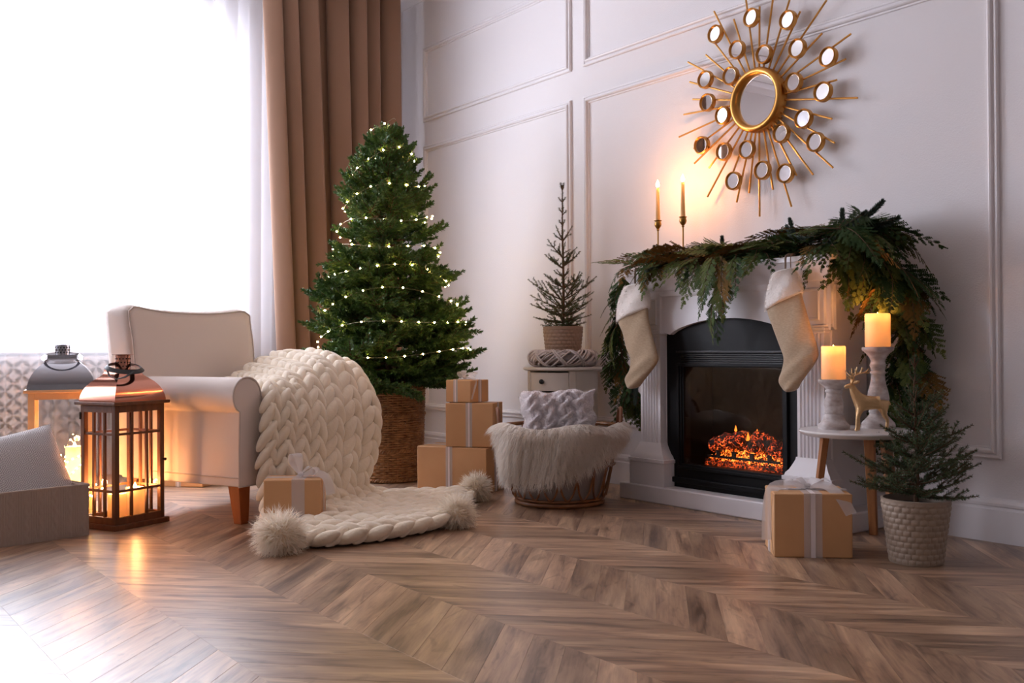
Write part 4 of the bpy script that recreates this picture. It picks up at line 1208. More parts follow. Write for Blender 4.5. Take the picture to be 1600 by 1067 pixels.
# cascade down the left side
stem = smooth_path([(-0.56, 0.02, 0.03), (-0.64, -0.01, -0.05), (-0.66, -0.02, -0.20), (-0.66, 0.0, -0.36), (-0.62, 0.02, -0.50), (-0.585, 0.03, -0.60)], 30)
MB().tube(stem, 0.004, 6).build('stem', M_BARK, gl)
for i in range(58):
    p = Vector(stem[rng.randint(0, 29)])
    az = math.pi + rng.uniform(-1.7, 1.5)
    frond(tuple(p + Vector((rng.uniform(-.02, .02), rng.uniform(-.03, .02), 0))), az, rng.uniform(-1.35, -0.55), rng.uniform(0.10, 0.19), 0.25 if rng.random() < 0.6 else 0.8, tone(0.06, 0.62), rng.uniform(-0.8, 0.8))
# big bunch at the right end, hanging down the side
for i in range(46):
    az = rng.uniform(-1.1, 0.9)
    frond((0.50 + rng.uniform(-0.06, 0.10), rng.uniform(-0.05, 0.13), 0.05 + rng.uniform(-0.02, 0.09)), az, rng.uniform(-0.5, 0.35), rng.uniform(0.18, 0.30), 0.8, tone(0.08, 0.5), rng.uniform(-0.8, 0.8))
stem = smooth_path([(0.56, 0.02, 0.05), (0.66, 0.06, 0.0), (0.71, 0.11, -0.14), (0.71, 0.14, -0.30), (0.67, 0.15, -0.48), (0.65, 0.15, -0.62)], 30)
MB().tube(stem, 0.004, 6).build('stem', M_BARK, gl)
for i in range(120):
    k = rng.randint(0, 29)
    p = Vector(stem[k])
    az = rng.uniform(-0.95, 0.7) if rng.random() < 0.7 else math.pi + rng.uniform(-0.6, 0.7)
    frond(tuple(p + Vector((rng.uniform(-.05, .05), rng.uniform(-.04, .02), 0))), az, rng.uniform(-1.35, -0.5), rng.uniform(0.14, 0.27) * (1 - 0.25 * k / 29), 0.25 if rng.random() < 0.6 else 0.8, tone(0.10, 0.5), rng.uniform(-0.8, 0.8))
# stubby blue fir fingers poking out
def fir_finger(L, seed):
    r = random.Random(seed); nd, wd = MB(), MB()
    P = [Vector((L * u, 0, 0.06 * L * u * u)) for u in (0, .25, .5, .75, 1)]
    wd.tube(P, 0.003, 5); sprig(nd, P, 8000, 0.019, 0.0034, r, spread=(0.35, 0.95), taper=True)
    return join_two('fir_sprig', nd, M_BLUEFIR, wd, M_BARK)
FF = [fir_finger(0.11, 1), fir_finger(0.14, 2), fir_finger(0.09, 3)]
def finger(p, az, el, k=0, sc=1.0):
    R = Matrix.Rotation(az, 4, 'Z') @ Matrix.Rotation(-el, 4, 'Y')
    put('fir_sprig', FF[k], gl, p, R.to_euler(), (sc,) * 3)
for p, az, el, k, sc in (((-0.475, 0.03, 0.05), 2.2, 1.35, 2, 0.8), ((-0.47, 0.03, 0.055), 0.3, 0.9, 2, 0.8), ((-0.48, 0.03, 0.055), 2.9, 0.5, 2, 0.7),
        ((-0.06, 0.02, 0.04), 2.5, 1.35, 2, 0.95), ((-0.07, -0.02, 0.03), 0.3, 0.3, 1, 1), ((-0.20, -0.04, 0.03), 2.6, 0.2, 1, 1), ((-0.27, -0.07, 0.03), -1.9, -0.4, 1, 0.9), ((0.1, -0.03, 0.05), 0.2, 0.25, 1, 1),
        ((0.26, 0.0, 0.04), 2.2, 1.05, 2, 1), ((0.31, 0.02, 0.07), 2.9, 1.15, 0, 0.9), ((0.30, 0.0, 0.08), 2.4, 0.6, 0, 0.9),
        ((0.53, 0.0, 0.08), 1.8, 1.40, 2, 1), ((0.56, 0.02, 0.09), 0.1, 0.6, 1, 1.1), ((0.55, -0.04, 0.08), -0.3, 0.3, 1, 1.1), ((0.45, -0.05, 0.06), 2.9, 0.1, 1, 1.2), ((0.60, 0.0, 0.07), 0.0, 0.2, 1, 1.2), ((0.48, -0.05, 0.05), 0.0, 0.05, 1, 1.2),
        ((-0.60, 0.03, -0.44), -1.6, -1.45, 1, 0.9), ((-0.56, 0.0, -0.50), -1.5, -1.5, 0, 0.9)):
    finger(p, az, el, k, sc)

# stockings
M_LINEN = mat('beige_linen', S(184, 160, 132), 0.85, col2=S(166, 142, 114), scale=90, bump=0.35, bscale=420, stretch=(1, 1, 3), sheen=0.2)
M_FUZZ = mat('white_fleece', S(232, 224, 218), 0.9, bump=0.5, bscale=220, sheen=0.4)
def stocking(rows, label, x_c, loop_x, seed):
    t = thing('stocking', label, 'stocking', (x_c + 0.010, 3.072, 0), group='linen stockings on the mantel')
    A = np.array([[a[0] - x_c, a[1], b[0] - x_c, b[1]] for a, b in rows])
    def loft_rows(ts, thick, grow):
        rings = []
        for tt in ts:
            v = crm(A, tt)
            L_, R_ = Vector((v[0], 0, v[1])), Vector((v[2], 0, v[3]))
            c = (L_ + R_) / 2; h = (R_ - L_) / 2 * grow
            n = 20; rings.append([tuple(c + h * math.cos(2 * math.pi * j / n) + Vector((0, thick * (1 + 0.12 * math.sin(tt * 3 + j)) * math.sin(2 * math.pi * j / n), 0))) for j in range(n)])
        return rings
    ts = np.linspace(1.5, len(A) - 1, 34)
    rg = loft_rows(ts, 0.024, 0.97)
    last = rg[-1]; c = sum((Vector(p) for p in last), Vector()) / len(last)
    rg.append([tuple(c.lerp(Vector(p), 0.5) + Vector((0.0, 0, -0.008))) for p in last])
    MB().loft(rg).build('sock', M_LINEN, t, sub=1, angle=180)
    rc = loft_rows(np.linspace(0.0, 2.05, 14), 0.036, 1.06)
    cf_ = MB().loft(rc)
    r = random.Random(seed)
    roots, dirs, LL = [], [], []
    for k in range(len(rc) - 1):
        for j in range(20):
            for q in range(9):
                u, w_ = r.random(), r.random()
                a = Vector(rc[k][j]).lerp(Vector(rc[k][(j + 1) % 20]), u).lerp(Vector(rc[k + 1][j]).lerp(Vector(rc[k + 1][(j + 1) % 20]), u), w_)
                cc = sum((Vector(p) for p in rc[k]), Vector()) / 20
                roots.append(a); dirs.append((a - cc).normalized() + Vector((r.uniform(-.8, .8), r.uniform(-.8, .8), r.uniform(-.9, .5)))); LL.append(r.uniform(0.004, 0.009))
    cuff = cf_.build('fleece_cuff', M_FUZZ, t, sub=1, angle=180)
    hm = MB(); hairs(hm, roots, dirs, LL, 0.0014, 0.3, r, 2)
    hm.build('fleece_pile', pile_mat('fleece_fibres', S(236, 228, 222), S(222, 212, 204)), cuff, fix=False, smooth=False)['kind'] = 'stuff'
    lx = loop_x - x_c
    MB().tube(smooth_path([(lx - 0.012, 0.01, 0.93), (lx - 0.012, 0.008, 0.985), (lx - 0.010, 0.012, 1.026), (lx, 0.05, 1.028), (lx + 0.010, 0.012, 1.026), (lx + 0.012, 0.008, 0.985), (lx + 0.012, 0.01, 0.93)], 20), 0.006, 6, sq=0.3).build('hanging_loop', mat('loop_tape', S(150, 130, 115), 0.9), t)
stocking([((-3.245, 0.955), (-3.135, 0.968)), ((-3.290, 0.880), (-3.105, 0.912)), ((-3.300, 0.795), (-3.107, 0.855)), ((-3.272, 0.749), (-3.103, 0.802)), ((-3.249, 0.677), (-3.081, 0.732)), ((-3.222, 0.632), (-3.055, 0.665)), ((-3.230, 0.583), (-3.050, 0.625)), ((-3.258, 0.542), (-3.108, 0.565)), ((-3.239, 0.502), (-3.165, 0.516))],
         'beige linen stocking with white fleece cuff on the pilaster nearer the nightstand', -3.18, -3.185, 3)
stocking([((-2.432, 0.961), (-2.349, 0.980)), ((-2.460, 0.890), (-2.318, 0.924)), ((-2.470, 0.820), (-2.307, 0.881)), ((-2.446, 0.760), (-2.282, 0.804)), ((-2.414, 0.687), (-2.255, 0.725)), ((-2.394, 0.638), (-2.236, 0.672)), ((-2.403, 0.594), (-2.240, 0.636)), ((-2.416, 0.552), (-2.300, 0.565)), ((-2.389, 0.515), (-2.330, 0.528))],
         'beige linen stocking with white fleece cuff on the pilaster nearer the side table', -2.36, -2.375, 4)
# ================================================================== armchair
M_COVER = mat('beige_slipcover', S(228, 213, 203), 0.85, bump=0.15, bscale=700, sheen=0.2)
M_PIPE = mat('slipcover_piping', S(205, 190, 180), 0.85)
ch = thing('armchair', 'cream slipcovered armchair with rolled arms and tapered wooden legs in front of the window', 'armchair', (-4.150, 1.645, 0), rad(23))
# local: +x forward (seat front), +y the far arm
def arm(sy):
    yi, yo = 0.225, 0.335          # inner and outer faces
    cy, cz, cr = 0.292, 0.500, 0.074
    prof_ = [(yi, 0.15), (yi, 0.44)]
    for d in range(170, -41, -14): prof_.append((cy + cr * math.cos(rad(d)), cz + cr * math.sin(rad(d))))
    prof_ += [(yo - 0.004, 0.44), (yo, 0.30), (yo, 0.15)]
    rings = []
    for x, k in ((-0.34, 1.0), (-0.15, 1.0), (0.05, 1.0), (0.25, 1.0), (0.325, 1.0), (0.338, 0.985)):
        rings.append([(x, sy * (0.28 + (y - 0.28) * k), 0.15 + (z - 0.15) * (k if k == 1 else 0.99)) for y, z in prof_])
    a = MB().loft(rings).build('arm', M_COVER, ch, angle=50, bevel=0.004)
    pp = [(0.337, sy * y, z) for y, z in prof_]
    MB().tube(pp, 0.004, 6, closed=True, cap=False).build('piping', M_PIPE, a)
    MB().tube([(x, sy * (yo + 0.002), 0.452 - 0.004 * math.sin(5 * x)) for x in np.linspace(-0.33, 0.337, 8)], 0.0025, 5).build('seam', M_PIPE, a)
    MB().tube([(x, sy * (yo + 0.001), 0.185) for x in np.linspace(-0.33, 0.337, 8)], 0.003, 5).build('hem', M_PIPE, a)
arm(-1); arm(1)
MB().box(-0.34, 0.30, -0.228, 0.228, 0.15, 0.34).build('seat_base', M_COVER, ch, bevel=0.012)
def pillow_grid(w, d, h, n=18, power=2.6, lump=None):
    """closed cushion, centred, thickness h"""
    mb = MB()
    for sg in (1, -1):
        P = []
        for i in range(n + 1):
            row = []
            for j in range(n + 1):
                u, v = 2 * j / n - 1, 2 * i / n - 1
                e = max(0.0, (1 - abs(u) ** power) * (1 - abs(v) ** power)) ** 0.5
                pinch = 1 - 0.05 * (1 - abs(v)) * 0 
                x = u * w / 2 * (1 - 0.035 * (1 - v * v)); y = v * d / 2 * (1 - 0.035 * (1 - u * u))
                z = sg * h / 2 * e
                if lump: z += sg * lump(u, v) * e
                row.append((x, y, z))
            P.append(row if sg > 0 else row[::-1])
        mb.grid(P)
    return mb
MB().box(-0.30, 0.335, -0.222, 0.222, 0.335, 0.455).build('seat_cushion', M_COVER, ch, bevel=0.03, seg=4)
# backrest: dished top edge, slightly reclined, wrinkled at the sides
def back_pt(u, v, s):
    y = u * (0.335 + 0.01 * v) 
    ztop = 0.845 + 0.028 * abs(u) ** 2.4 - 0.028 * max(0, abs(u) - 0.9) / 0.1
    z = 0.16 + (ztop - 0.16) * v
    wr_ = 0.004 * math.sin(22 * v + 9 * abs(u)) * max(0, abs(u) - 0.45)
    xf = -0.205 - 0.10 * v + 0.035 * math.sin(math.pi * min(1, v * 1.0)) * (1 - u * u) * 0.5 + 0.025 * abs(u) ** 3 + wr_
    xb = -0.36 - 0.075 * v
    return (xf if s else xb, y, z)
nb2 = 24
mb = MB()
F = [[back_pt(2 * j / nb2 - 1, i / nb2, 1) for j in range(nb2 + 1)] for i in range(nb2 + 1)]
B = [[back_pt(2 * j / nb2 - 1, i / nb2, 0) for j in range(nb2 + 1)] for i in range(nb2 + 1)]
mb.grid(F); mb.grid([r[::-1] for r in B])
edge_f = [F[i][0] for i in range(nb2 + 1)] + F[nb2][1:] + [F[i][nb2] for i in range(nb2 - 1, -1, -1)]
edge_b = [B[i][0] for i in range(nb2 + 1)] + B[nb2][1:] + [B[i][nb2] for i in range(nb2 - 1, -1, -1)]
rows_ = [edge_f]
for k in (1, 2, 3):
    u = k / 4; rows_.append([tuple(Vector(a).lerp(Vector(b), u) + (Vector((0, 0.012 * (-1 if a[1] < 0 else 1), 0)) if abs(a[1]) > 0.32 else Vector((0, 0, 0.012)))) for a, b in zip(edge_f, edge_b)])
rows_.append(edge_b)
mb.grid(rows_)
bm = bmesh.new(); me_ = mb.mesh('backrest', M_COVER, angle=60); bm.from_mesh(me_); bmesh.ops.remove_doubles(bm, verts=bm.verts, dist=0.0004); bmesh.ops.recalc_face_normals(bm, faces=bm.faces); bm.to_mesh(me_); bm.free()
me_.shade_smooth()
bk = put('backrest', me_, ch)
MB().tube(edge_f[4:-4], 0.0035, 6).build('piping', M_PIPE, bk)
for x, y, s in ((0.285, -0.285, 1), (0.285, 0.285, 1), (-0.30, 0.285, 1), (-0.30, -0.285, 1)):
    mb = MB(); rg = []
    for z, hw in ((0.155, 0.031), (0.0, 0.020)):
        rg.append([(x + a * hw + (0.012 if z == 0 and x > 0 else -0.012 if z == 0 else 0), y + b * hw, z) for a, b in ((-1, -1), (1, -1), (1, 1), (-1, 1))])
    mb.loft(rg).build('leg', mat('chair_leg_wood', S(172, 98, 50), 0.45, col2=S(150, 82, 40), scale=10, stretch=(5, 5, 0.5)), ch, bevel=0.003)

# ================================================================== chunky knit blanket
M_KNIT = mat('cream_wool', S(244, 228, 204), 0.92, col2=S(232, 214, 188), scale=14, bump=0.6, bscale=90, stretch=(1, 1, 1), sheen=0.5)
NET = np.array([
 [(-4.30, 1.62, 0.505), (-4.32, 1.72, 0.555), (-4.345, 1.83, 0.61), (-4.401, 1.975, 0.645), (-4.467, 2.135, 0.60)],
 [(-4.06, 1.60, 0.505), (-4.08, 1.71, 0.545), (-4.13, 1.845, 0.595), (-4.20, 2.02, 0.648), (-4.275, 2.235, 0.592)],
 [(-3.79, 1.60, 0.515), (-3.83, 1.70, 0.530), (-3.89, 1.83, 0.560), (-3.975, 2.005, 0.600), (-4.07, 2.20, 0.545)],
 [(-3.710, 1.565, 0.448), (-3.715, 1.68, 0.443), (-3.765, 1.81, 0.445), (-3.835, 1.985, 0.444), (-3.925, 2.195, 0.406)],
 [(-3.692, 1.552, 0.300), (-3.680, 1.655, 0.289), (-3.72, 1.785, 0.281), (-3.795, 1.96, 0.264), (-3.895, 2.165, 0.228)],
 [(-3.672, 1.542, 0.151), (-3.650, 1.645, 0.140), (-3.68, 1.765, 0.126), (-3.75, 1.925, 0.114), (-3.86, 2.095, 0.094)],
 [(-3.44, 1.46, 0.034), (-3.585, 1.660, 0.036), (-3.66, 1.842, 0.036), (-3.76, 2.021, 0.034), (-3.88, 2.200, 0.034)],
 [(-3.17, 1.455, 0.034), (-3.40, 1.690, 0.036), (-3.52, 1.891, 0.036), (-3.65, 2.086, 0.034), (-3.80, 2.28, 0.034)],
 [(-3.09, 1.715, 0.034), (-3.29, 1.866, 0.036), (-3.42, 2.031, 0.036), (-3.58, 2.204, 0.034), (-3.76, 2.38, 0.034)],
 [(-3.17, 2.09, 0.034), (-3.30, 2.20, 0.034), (-3.43, 2.305, 0.034), (-3.57, 2.42, 0.034), (-3.70, 2.53, 0.034)]], float)
def net_pt(u, v):
    """u across 0..1, v along 0..1"""
    nv, nu = NET.shape[:2]
    col = np.array([crm(NET[i], u * (nu - 1)) for i in range(nv)])
    return crm(col, v * (nv - 1))
bl = thing('knit_blanket', 'chunky cream knit blanket draped over the armchair and spilling onto the floor', 'blanket', (0, 0, 0))
NC = 7
mb = MB(); rngk = random.Random(12)
# even arc-length sampling along each column
def col_samples(u, step):
    vs = np.linspace(0, 1, 160); P = np.array([net_pt(u, v) for v in vs])
    d = np.concatenate([[0], np.cumsum(np.linalg.norm(np.diff(P, axis=0), axis=1))])
    n = int(d[-1] / step)
    return [float(np.interp((i + 0.5) * d[-1] / n, d, vs)) for i in range(n)]
for c in range(NC):
    uc = (c + 0.5) / NC
    for v in col_samples(uc, 0.070):
        for sg in (-1, 1):
            uu = uc + sg * 0.235 / NC
            p = net_pt(uu, v); e = 0.004
            tv = net_pt(uu, min(1, v + e)) - net_pt(uu, max(0, v - e)); tu = net_pt(min(1, uu + 0.01), v) - net_pt(max(0, uu - 0.01), v)
            tv = Vector(tv).normalized(); tu_l = float(np.linalg.norm(tu)) / (min(1, uu + 0.01) - max(0, uu - 0.01)); tu = Vector(tu).normalized()
            nn_ = tu.cross(tv)
            if nn_.z < 0 and abs(nn_.z) > 0.4: nn_ = -nn_
            if nn_.dot(Vector((0, 0, EYE)) - Vector(p)) < 0: nn_ = -nn_
            wcol = tu_l / NC
            tilt = rad(27 + rngk.uniform(-6, 6))
            d = (tv * math.cos(tilt) + tu * (sg * math.sin(tilt))).normalized()
            d = (d - nn_ * 0.20).normalized()
            F_ = frame_from(d, nn_)
            L_ = 0.066 * rngk.uniform(0.92, 1.1); W_ = min(0.032, max(0.0225, wcol * 0.275)) * rngk.uniform(0.92, 1.08)
            F_.translation = Vector(p) + nn_ * (0.010 + rngk.uniform(-0.002, 0.004))
            mb.ell((0, 0, 0), L_, W_, 0.030, F_, 14, 11, point=1.05)
mb.build('knit', M_KNIT, bl, angle=180, fix=True)
# lining sheet under the stitches
def under(u, v):
    p = net_pt(u, v); e = 0.01
    a = net_pt(u, min(1, v + e)) - net_pt(u, max(0, v - e)); b = net_pt(min(1, u + e), v) - net_pt(max(0, u - e), v)
    n = np.cross(b, a); n = n / (np.linalg.norm(n) + 1e-9)
    if n @ (np.array((0, 0, EYE)) - p) < 0: n = -n
    q = p - n * 0.018; q[2] = max(q[2], 0.008)
    return tuple(q)
mb = MB(); mb.grid([[under(j / 16, i / 60) for j in range(17)] for i in range(61)])
mb.build('inner_loops', M_KNIT, bl, angle=180, fix=False)
# rolled edge braid along the front floor edge and the end
def braid(path, r, name):
    mb = MB(); P = smooth_path(path, 200); P = [Vector(p) for p in P]
    d = [0.0]
    for i in range(1, len(P)): d.append(d[-1] + (P[i] - P[i - 1]).length)
    n = int(d[-1] / 0.046)
    for i in range(n):
        s = (i + 0.5) * d[-1] / n
        k = int(np.searchsorted(d, s)); k = min(max(k, 2), len(P) - 3)
        t = (P[k + 2] - P[k - 2]).normalized()
        F_ = frame_from(t, (0, 0, 1))
        F_ = F_ @ Matrix.Rotation(rad(32 if i % 2 else -32), 4, 'Z') @ Matrix.Rotation(rad(-22), 4, 'Y')
        F_.translation = P[k] + F_.to_3x3() @ Vector((0, 0.014 if i % 2 else -0.014, 0.002))
        mb.ell((0, 0, 0), 0.062, r, r * 0.9, F_, 12, 10, point=1.15)
    mb.build(name, M_KNIT, bl, angle=180)
e0 = [tuple(net_pt(0.0, v)) for v in np.linspace(0.66, 0.98, 8)]
braid([(p[0], p[1], 0.034) for p in e0], 0.026, 'edge_braid')
e1 = [tuple(net_pt(u, 1.0)) for u in np.linspace(0.0, 1.0, 5)]
braid([(p[0], p[1], 0.032) for p in e1], 0.026, 'edge_braid')
# pompoms
def pompom(c, R_, seed):
    r = random.Random(seed); hm = MB(); roots, dirs, LL = [], [], []
    for i in range(1500):
        d = Vector((r.gauss(0, 1), r.gauss(0, 1), r.gauss(0, 1))).normalized()
        roots.append(d * R_ * 0.45); dirs.append(d + Vector((r.uniform(-.3, .3), r.uniform(-.3, .3), r.uniform(-.3, .3)))); LL.append(R_ * r.uniform(0.55, 0.85))
    hairs(hm, roots, dirs, LL, 0.0055, 0.5, r, 4, curl=0.8)
    hm.v = [(x, y, max(z, -c[2] + 0.003)) for x, y, z in hm.v]
    o = hm.build('pompom', pile_mat('pompom_wool', S(250, 244, 232), S(240, 228, 212), 0.6), bl, c, fix=False, smooth=False)
    MB().ell((0, 0, 0), R_ * 0.6, R_ * 0.6, R_ * 0.6, None, 14, 10).build('pompom_core', M_KNIT, o)
pompom((-3.125, 1.375, 0.062), 0.092, 1)
pompom((-3.155, 2.105, 0.056), 0.080, 2)
pompom((-3.66, 2.545, 0.056), 0.076, 3)

# ================================================================== lanterns
M_COPPER = mat('polished_copper', S(196, 134, 112), 0.12, 1.0)
M_STEEL = mat('polished_steel', S(176, 176, 182), 0.10, 1.0)
M_LWOOD = mat('walnut_frame', S(118, 72, 42), 0.5, col2=S(92, 54, 30), scale=12, stretch=(4, 4, 0.5))
M_LWOOD2 = mat('pale_lantern_wood', S(214, 176, 136), 0.5)
M_LGLASS = glass_mat('lantern_glass')
def lantern(label, loc, rot, w, d, zt, zr, zc, wood, metal, grid, strap, sill=0.02):
    t = thing('lantern', label, 'lantern', loc, rot)
    hw, hd = w / 2, d / 2
    MB().box(-hw - 0.014, hw + 0.014, -hd - 0.014, hd + 0.014, 0.0, sill).build('base', wood, t, smooth=False, bevel=0.003)
    fr_ = MB(); p = 0.020 if grid else 0.026
    for sx in (-1, 1):
        for sy in (-1, 1):
            a, b = sorted((sx * hw, sx * (hw - p))); c, e = sorted((sy * hd, sy * (hd - p)))
            MB().box(a, b, c, e, sill, zt - 0.012).build('post', wood, t, smooth=False, bevel=0.002)
    for sy in (-1, 1):
        c, e = sorted((sy * hd, sy * (hd - 0.016)))
        for z0, z1 in ((sill, sill + 0.026), (zt - 0.04, zt - 0.012)): MB().box(-hw + p, hw - p, c, e, z0, z1).build('rail', wood, t, smooth=False)
    for sx in (-1, 1):
        a, b = sorted((sx * hw, sx * (hw - 0.016)))
        for z0, z1 in ((sill, sill + 0.026), (zt - 0.04, zt - 0.012)): MB().box(a, b, -hd + p, hd - p, z0, z1).build('rail', wood, t, smooth=False)
    MB().box(-hw - 0.016, hw + 0.016, -hd - 0.016, hd + 0.016, zt - 0.012, zt).build('top_plate', wood, t, smooth=False, bevel=0.002)
    if grid:
        for sy in (-1, 1):
            y0, y1 = sorted((sy * (hd - 0.003), sy * (hd - 0.013)))
            for k in (-1, 1): MB().box(k * w * 0.155 - 0.0045, k * w * 0.155 + 0.0045, y0, y1, sill + 0.026, zt - 0.04).build('muntin', wood, t, smooth=False)
            for z in (0.145, 0.362): MB().box(-hw + p, hw - p, y0 + 0.001, y1 - 0.001, z - 0.0045, z + 0.0045).build('muntin', wood, t, smooth=False)
        for sx in (-1, 1):
            x0, x1 = sorted((sx * (hw - 0.003), sx * (hw - 0.013)))
            for k in (-1, 1): MB().box(x0, x1, k * d * 0.155 - 0.0045, k * d * 0.155 + 0.0045, sill + 0.026, zt - 0.04).build('muntin', wood, t, smooth=False)
            for z in (0.145, 0.362): MB().box(x0 + 0.001, x1 - 0.001, -hd + p, hd - p, z - 0.0045, z + 0.0045).build('muntin', wood, t, smooth=False)
    for sy in (-1, 1): MB().box(-hw + p, hw - p, sy * (hd - 0.008) - 0.001, sy * (hd - 0.008) + 0.001, sill + 0.02, zt - 0.03).build('pane', M_LGLASS, t, smooth=False)
    for sx in (-1, 1): MB().box(sx * (hw - 0.008) - 0.001, sx * (hw - 0.008) + 0.001, -hd + p, hd - p, sill + 0.02, zt - 0.03).build('pane', M_LGLASS, t, smooth=False)
    # bell-shaped roof
    H = zr - zt
    prof_ = [(1.0, 0.0), (1.0, 0.05), (0.975, 0.18), (0.92, 0.34), (0.84, 0.48), (0.73, 0.61), (0.61, 0.71), (0.51, 0.79), (0.45, 0.86), (0.43, 0.92), (0.43, 1.0)]
    rings = []
    for k, hh in prof_:
        a, b = (hw + 0.004) * k, (hd + 0.004) * k
        rings.append([(-a, -b, zt + H * hh), (a, -b, zt + H * hh), (a, b, zt + H * hh), (-a, b, zt + H * hh)])
    roof = MB(); roof.loft(rings)
    ro = roof.build('roof', metal, t, angle=50)
    rc = 0.028
    chm = MB().lathe([(rc, zr - 0.004), (rc, zc - 0.006), (rc - 0.003, zc - 0.004), (rc - 0.003, zr)], 32).build('chimney', metal, ro)
    hol = MB()
    for k in range(14):
        for r_ in range(3):
            a = 2 * math.pi * (k + 0.5 * (r_ % 2)) / 14
            hol.box(-0.0025, 0.0025, -0.001, 0.001, -0.0025, 0.0025, Matrix.Translation((rc * math.cos(a), rc * math.sin(a), zr + 0.006 + (zc - zr - 0.018) * (r_ + 0.5) / 3)) @ Matrix.Rotation(a + math.pi / 2, 4, 'Z'))
    hol.build('perforations', mat('vent_hole', S(12, 10, 10), 0.9), ro, smooth=False)
    if grid: MB().lathe([(0.0, zc - 0.005), (0.040, zc - 0.004), (0.041, zc - 0.002), (0.0, zc)], 32).build('chimney_cap', metal, ro)
    return t
LR = math.atan2(0.913, -0.41)
# copper lantern: local x along its right-hand face
e1v = Vector((-0.41, 0.913, 0)); e2v = Vector((-0.913, -0.41, 0))
LC = Vector((-3.905, 1.062, 0)) + e1v * 0.118 + e2v * 0.1
lt = lantern('tall copper-roofed wooden lantern with small panes and lit candles inside', LC, LR, 0.236, 0.196, 0.485, 0.607, 0.668, M_LWOOD, M_COPPER, True, True)
# hinges and latch on the near corner
for z in (0.085, 0.43): MB().box(-0.122, -0.112, 0.094, 0.100, z - 0.014, z + 0.014).build('hinge', mat('dark_brass', S(60, 50, 40), 0.4, 0.8), lt, smooth=False)
MB().lathe([(0.004, 0.0), (0.004, 0.008), (0.006, 0.009), (0.006, 0.013), (0.0, 0.014)], 12).build('latch', mat('dark_brass', S(60, 50, 40), 0.4, 0.8), lt, (0.112, -0.098, 0.25), (rad(90), 0, 0))
# leather carrying strap lying over the roof
def ribbon(path, width, thick, up=(0, 0, 1), twist=None):
    P = [Vector(p) for p in path]; rings = []
    for i, p in enumerate(P):
        t_ = (P[min(i + 1, len(P) - 1)] - P[max(i - 1, 0)]).normalized()
        u_ = Vector(up if twist is None else twist[i]); s_ = t_.cross(u_)
        s_ = s_.normalized() if s_.length > 1e-5 else Vector((1, 0, 0))
        n_ = s_.cross(t_)
        rings.append([tuple(p + s_ * a * width / 2 + n_ * b * thick / 2) for a, b in ((-1, -1), (1, -1), (1, 1), (-1, 1))])
    return MB().loft(rings)
M_LEATHER = mat('black_leather', S(26, 24, 26), 0.5)
w1 = _r0; w2 = Vector((_fw.x, _fw.y, 0)).normalized()
inv = Matrix.Rotation(-LR, 3, 'Z')
def lw(a, b, z): return tuple(inv @ (w1 * a + w2 * b)) [:2] + (z,)
ring_pts = []
for i in range(41):
    a = 2 * math.pi * i / 40
    ring_pts.append(lw(0.026 + 0.066 * math.cos(a), -0.050 + 0.062 * math.sin(a), 0.614 - 0.010 * math.cos(a) + 0.012 * math.sin(a)))
ribbon(ring_pts, 0.018, 0.003, twist=[tuple(Vector((0, 0, 0.55)) + Vector((p[0], p[1], 0)).normalized() * 0.9) for p in ring_pts]).build('strap', M_LEATHER, lt, angle=40)
ribbon([lw(-0.025, -0.090, 0.606), lw(-0.005, -0.118, 0.584), lw(0.025, -0.128, 0.572), lw(0.055, -0.120, 0.580), lw(0.078, -0.092, 0.600)], 0.008, 0.003, up=(0.3, -0.5, 0.8)).build('strap_end', M_LEATHER, lt, angle=40)
# its candles
pillar((LC.x + 0.028, LC.y - 0.030, 0.021), 0.036, 0.105, 'lit pillar candle at the near side inside the copper lantern', 1.7, 'candles in the copper lantern', 0.014)
pillar((LC.x - 0.022, LC.y + 0.052, 0.021), 0.036, 0.118, 'taller lit pillar candle inside the copper lantern towards the armchair', 2.3, 'candles in the copper lantern', 0.014)
SLX, SLY = -4.495, 1.009
ls = lantern('silver-roofed pale wooden lantern standing behind the grey cushion', (SLX, SLY, 0), YAW + rad(22), 0.25, 0.25, 0.522, 0.664, 0.712, M_LWOOD2, M_STEEL, False, False)
hp = [(0.074 * math.cos(a), -0.030 - 0.080 * math.sin(a), 0.652 - 0.020 * math.sin(a)) for a in np.linspace(0, 2 * math.pi, 41)]
ribbon(hp, 0.012, 0.002, up=(0, -0.9, 0.45)).build('handle', M_STEEL, ls, angle=40)
pillar((SLX + 0.05, SLY + 0.035, 0.021), 0.036, 0.26, 'tall bright pillar candle inside the silver lantern', 2.4, 'candle in the silver lantern', 0.014)
# fairy lights heaped around that candle
fl2 = thing('string_lights', 'tangle of tiny warm fairy lights around the lanterns', 'string lights', (SLX, SLY, 0))
rg2 = random.Random(9)
cp = []
for i in range(34):
    a = i * 0.9
    cp.append((0.10 + 0.055 * math.cos(a) + rg2.uniform(-.015, .015), 0.045 + 0.055 * math.sin(a) + rg2.uniform(-.015, .015), 0.02 + 0.27 * ((i % 12) / 12) + rg2.uniform(-.02, .02)))
cp = [(min(x * 0.7, 0.1), min(y, 0.09), z + 0.015) for x, y, z in cp]
lp = smooth_path(cp, 320)
MB().tube(lp, 0.0009, 4).build('wire', M_WIRE, fl2)
for i in range(4, 320, 5): put('bulb', BME, fl2, lp[i], scale=0.8)
fl3 = thing('string_lights', 'short trail of warm fairy lights on the floor between the lanterns', 'string lights', (-4.20, 1.05, 0))
lp = smooth_path([(-0.14, 0.12, 0.006), (-0.10, 0.06, 0.12), (-0.06, 0.10, 0.05), (-0.05, 0.02, 0.14), (-0.08, -0.03, 0.03), (-0.02, 0.0, 0.10), (-0.03, -0.06, 0.006), (-0.06, -0.02, 0.16), (-0.10, 0.03, 0.08)], 120)
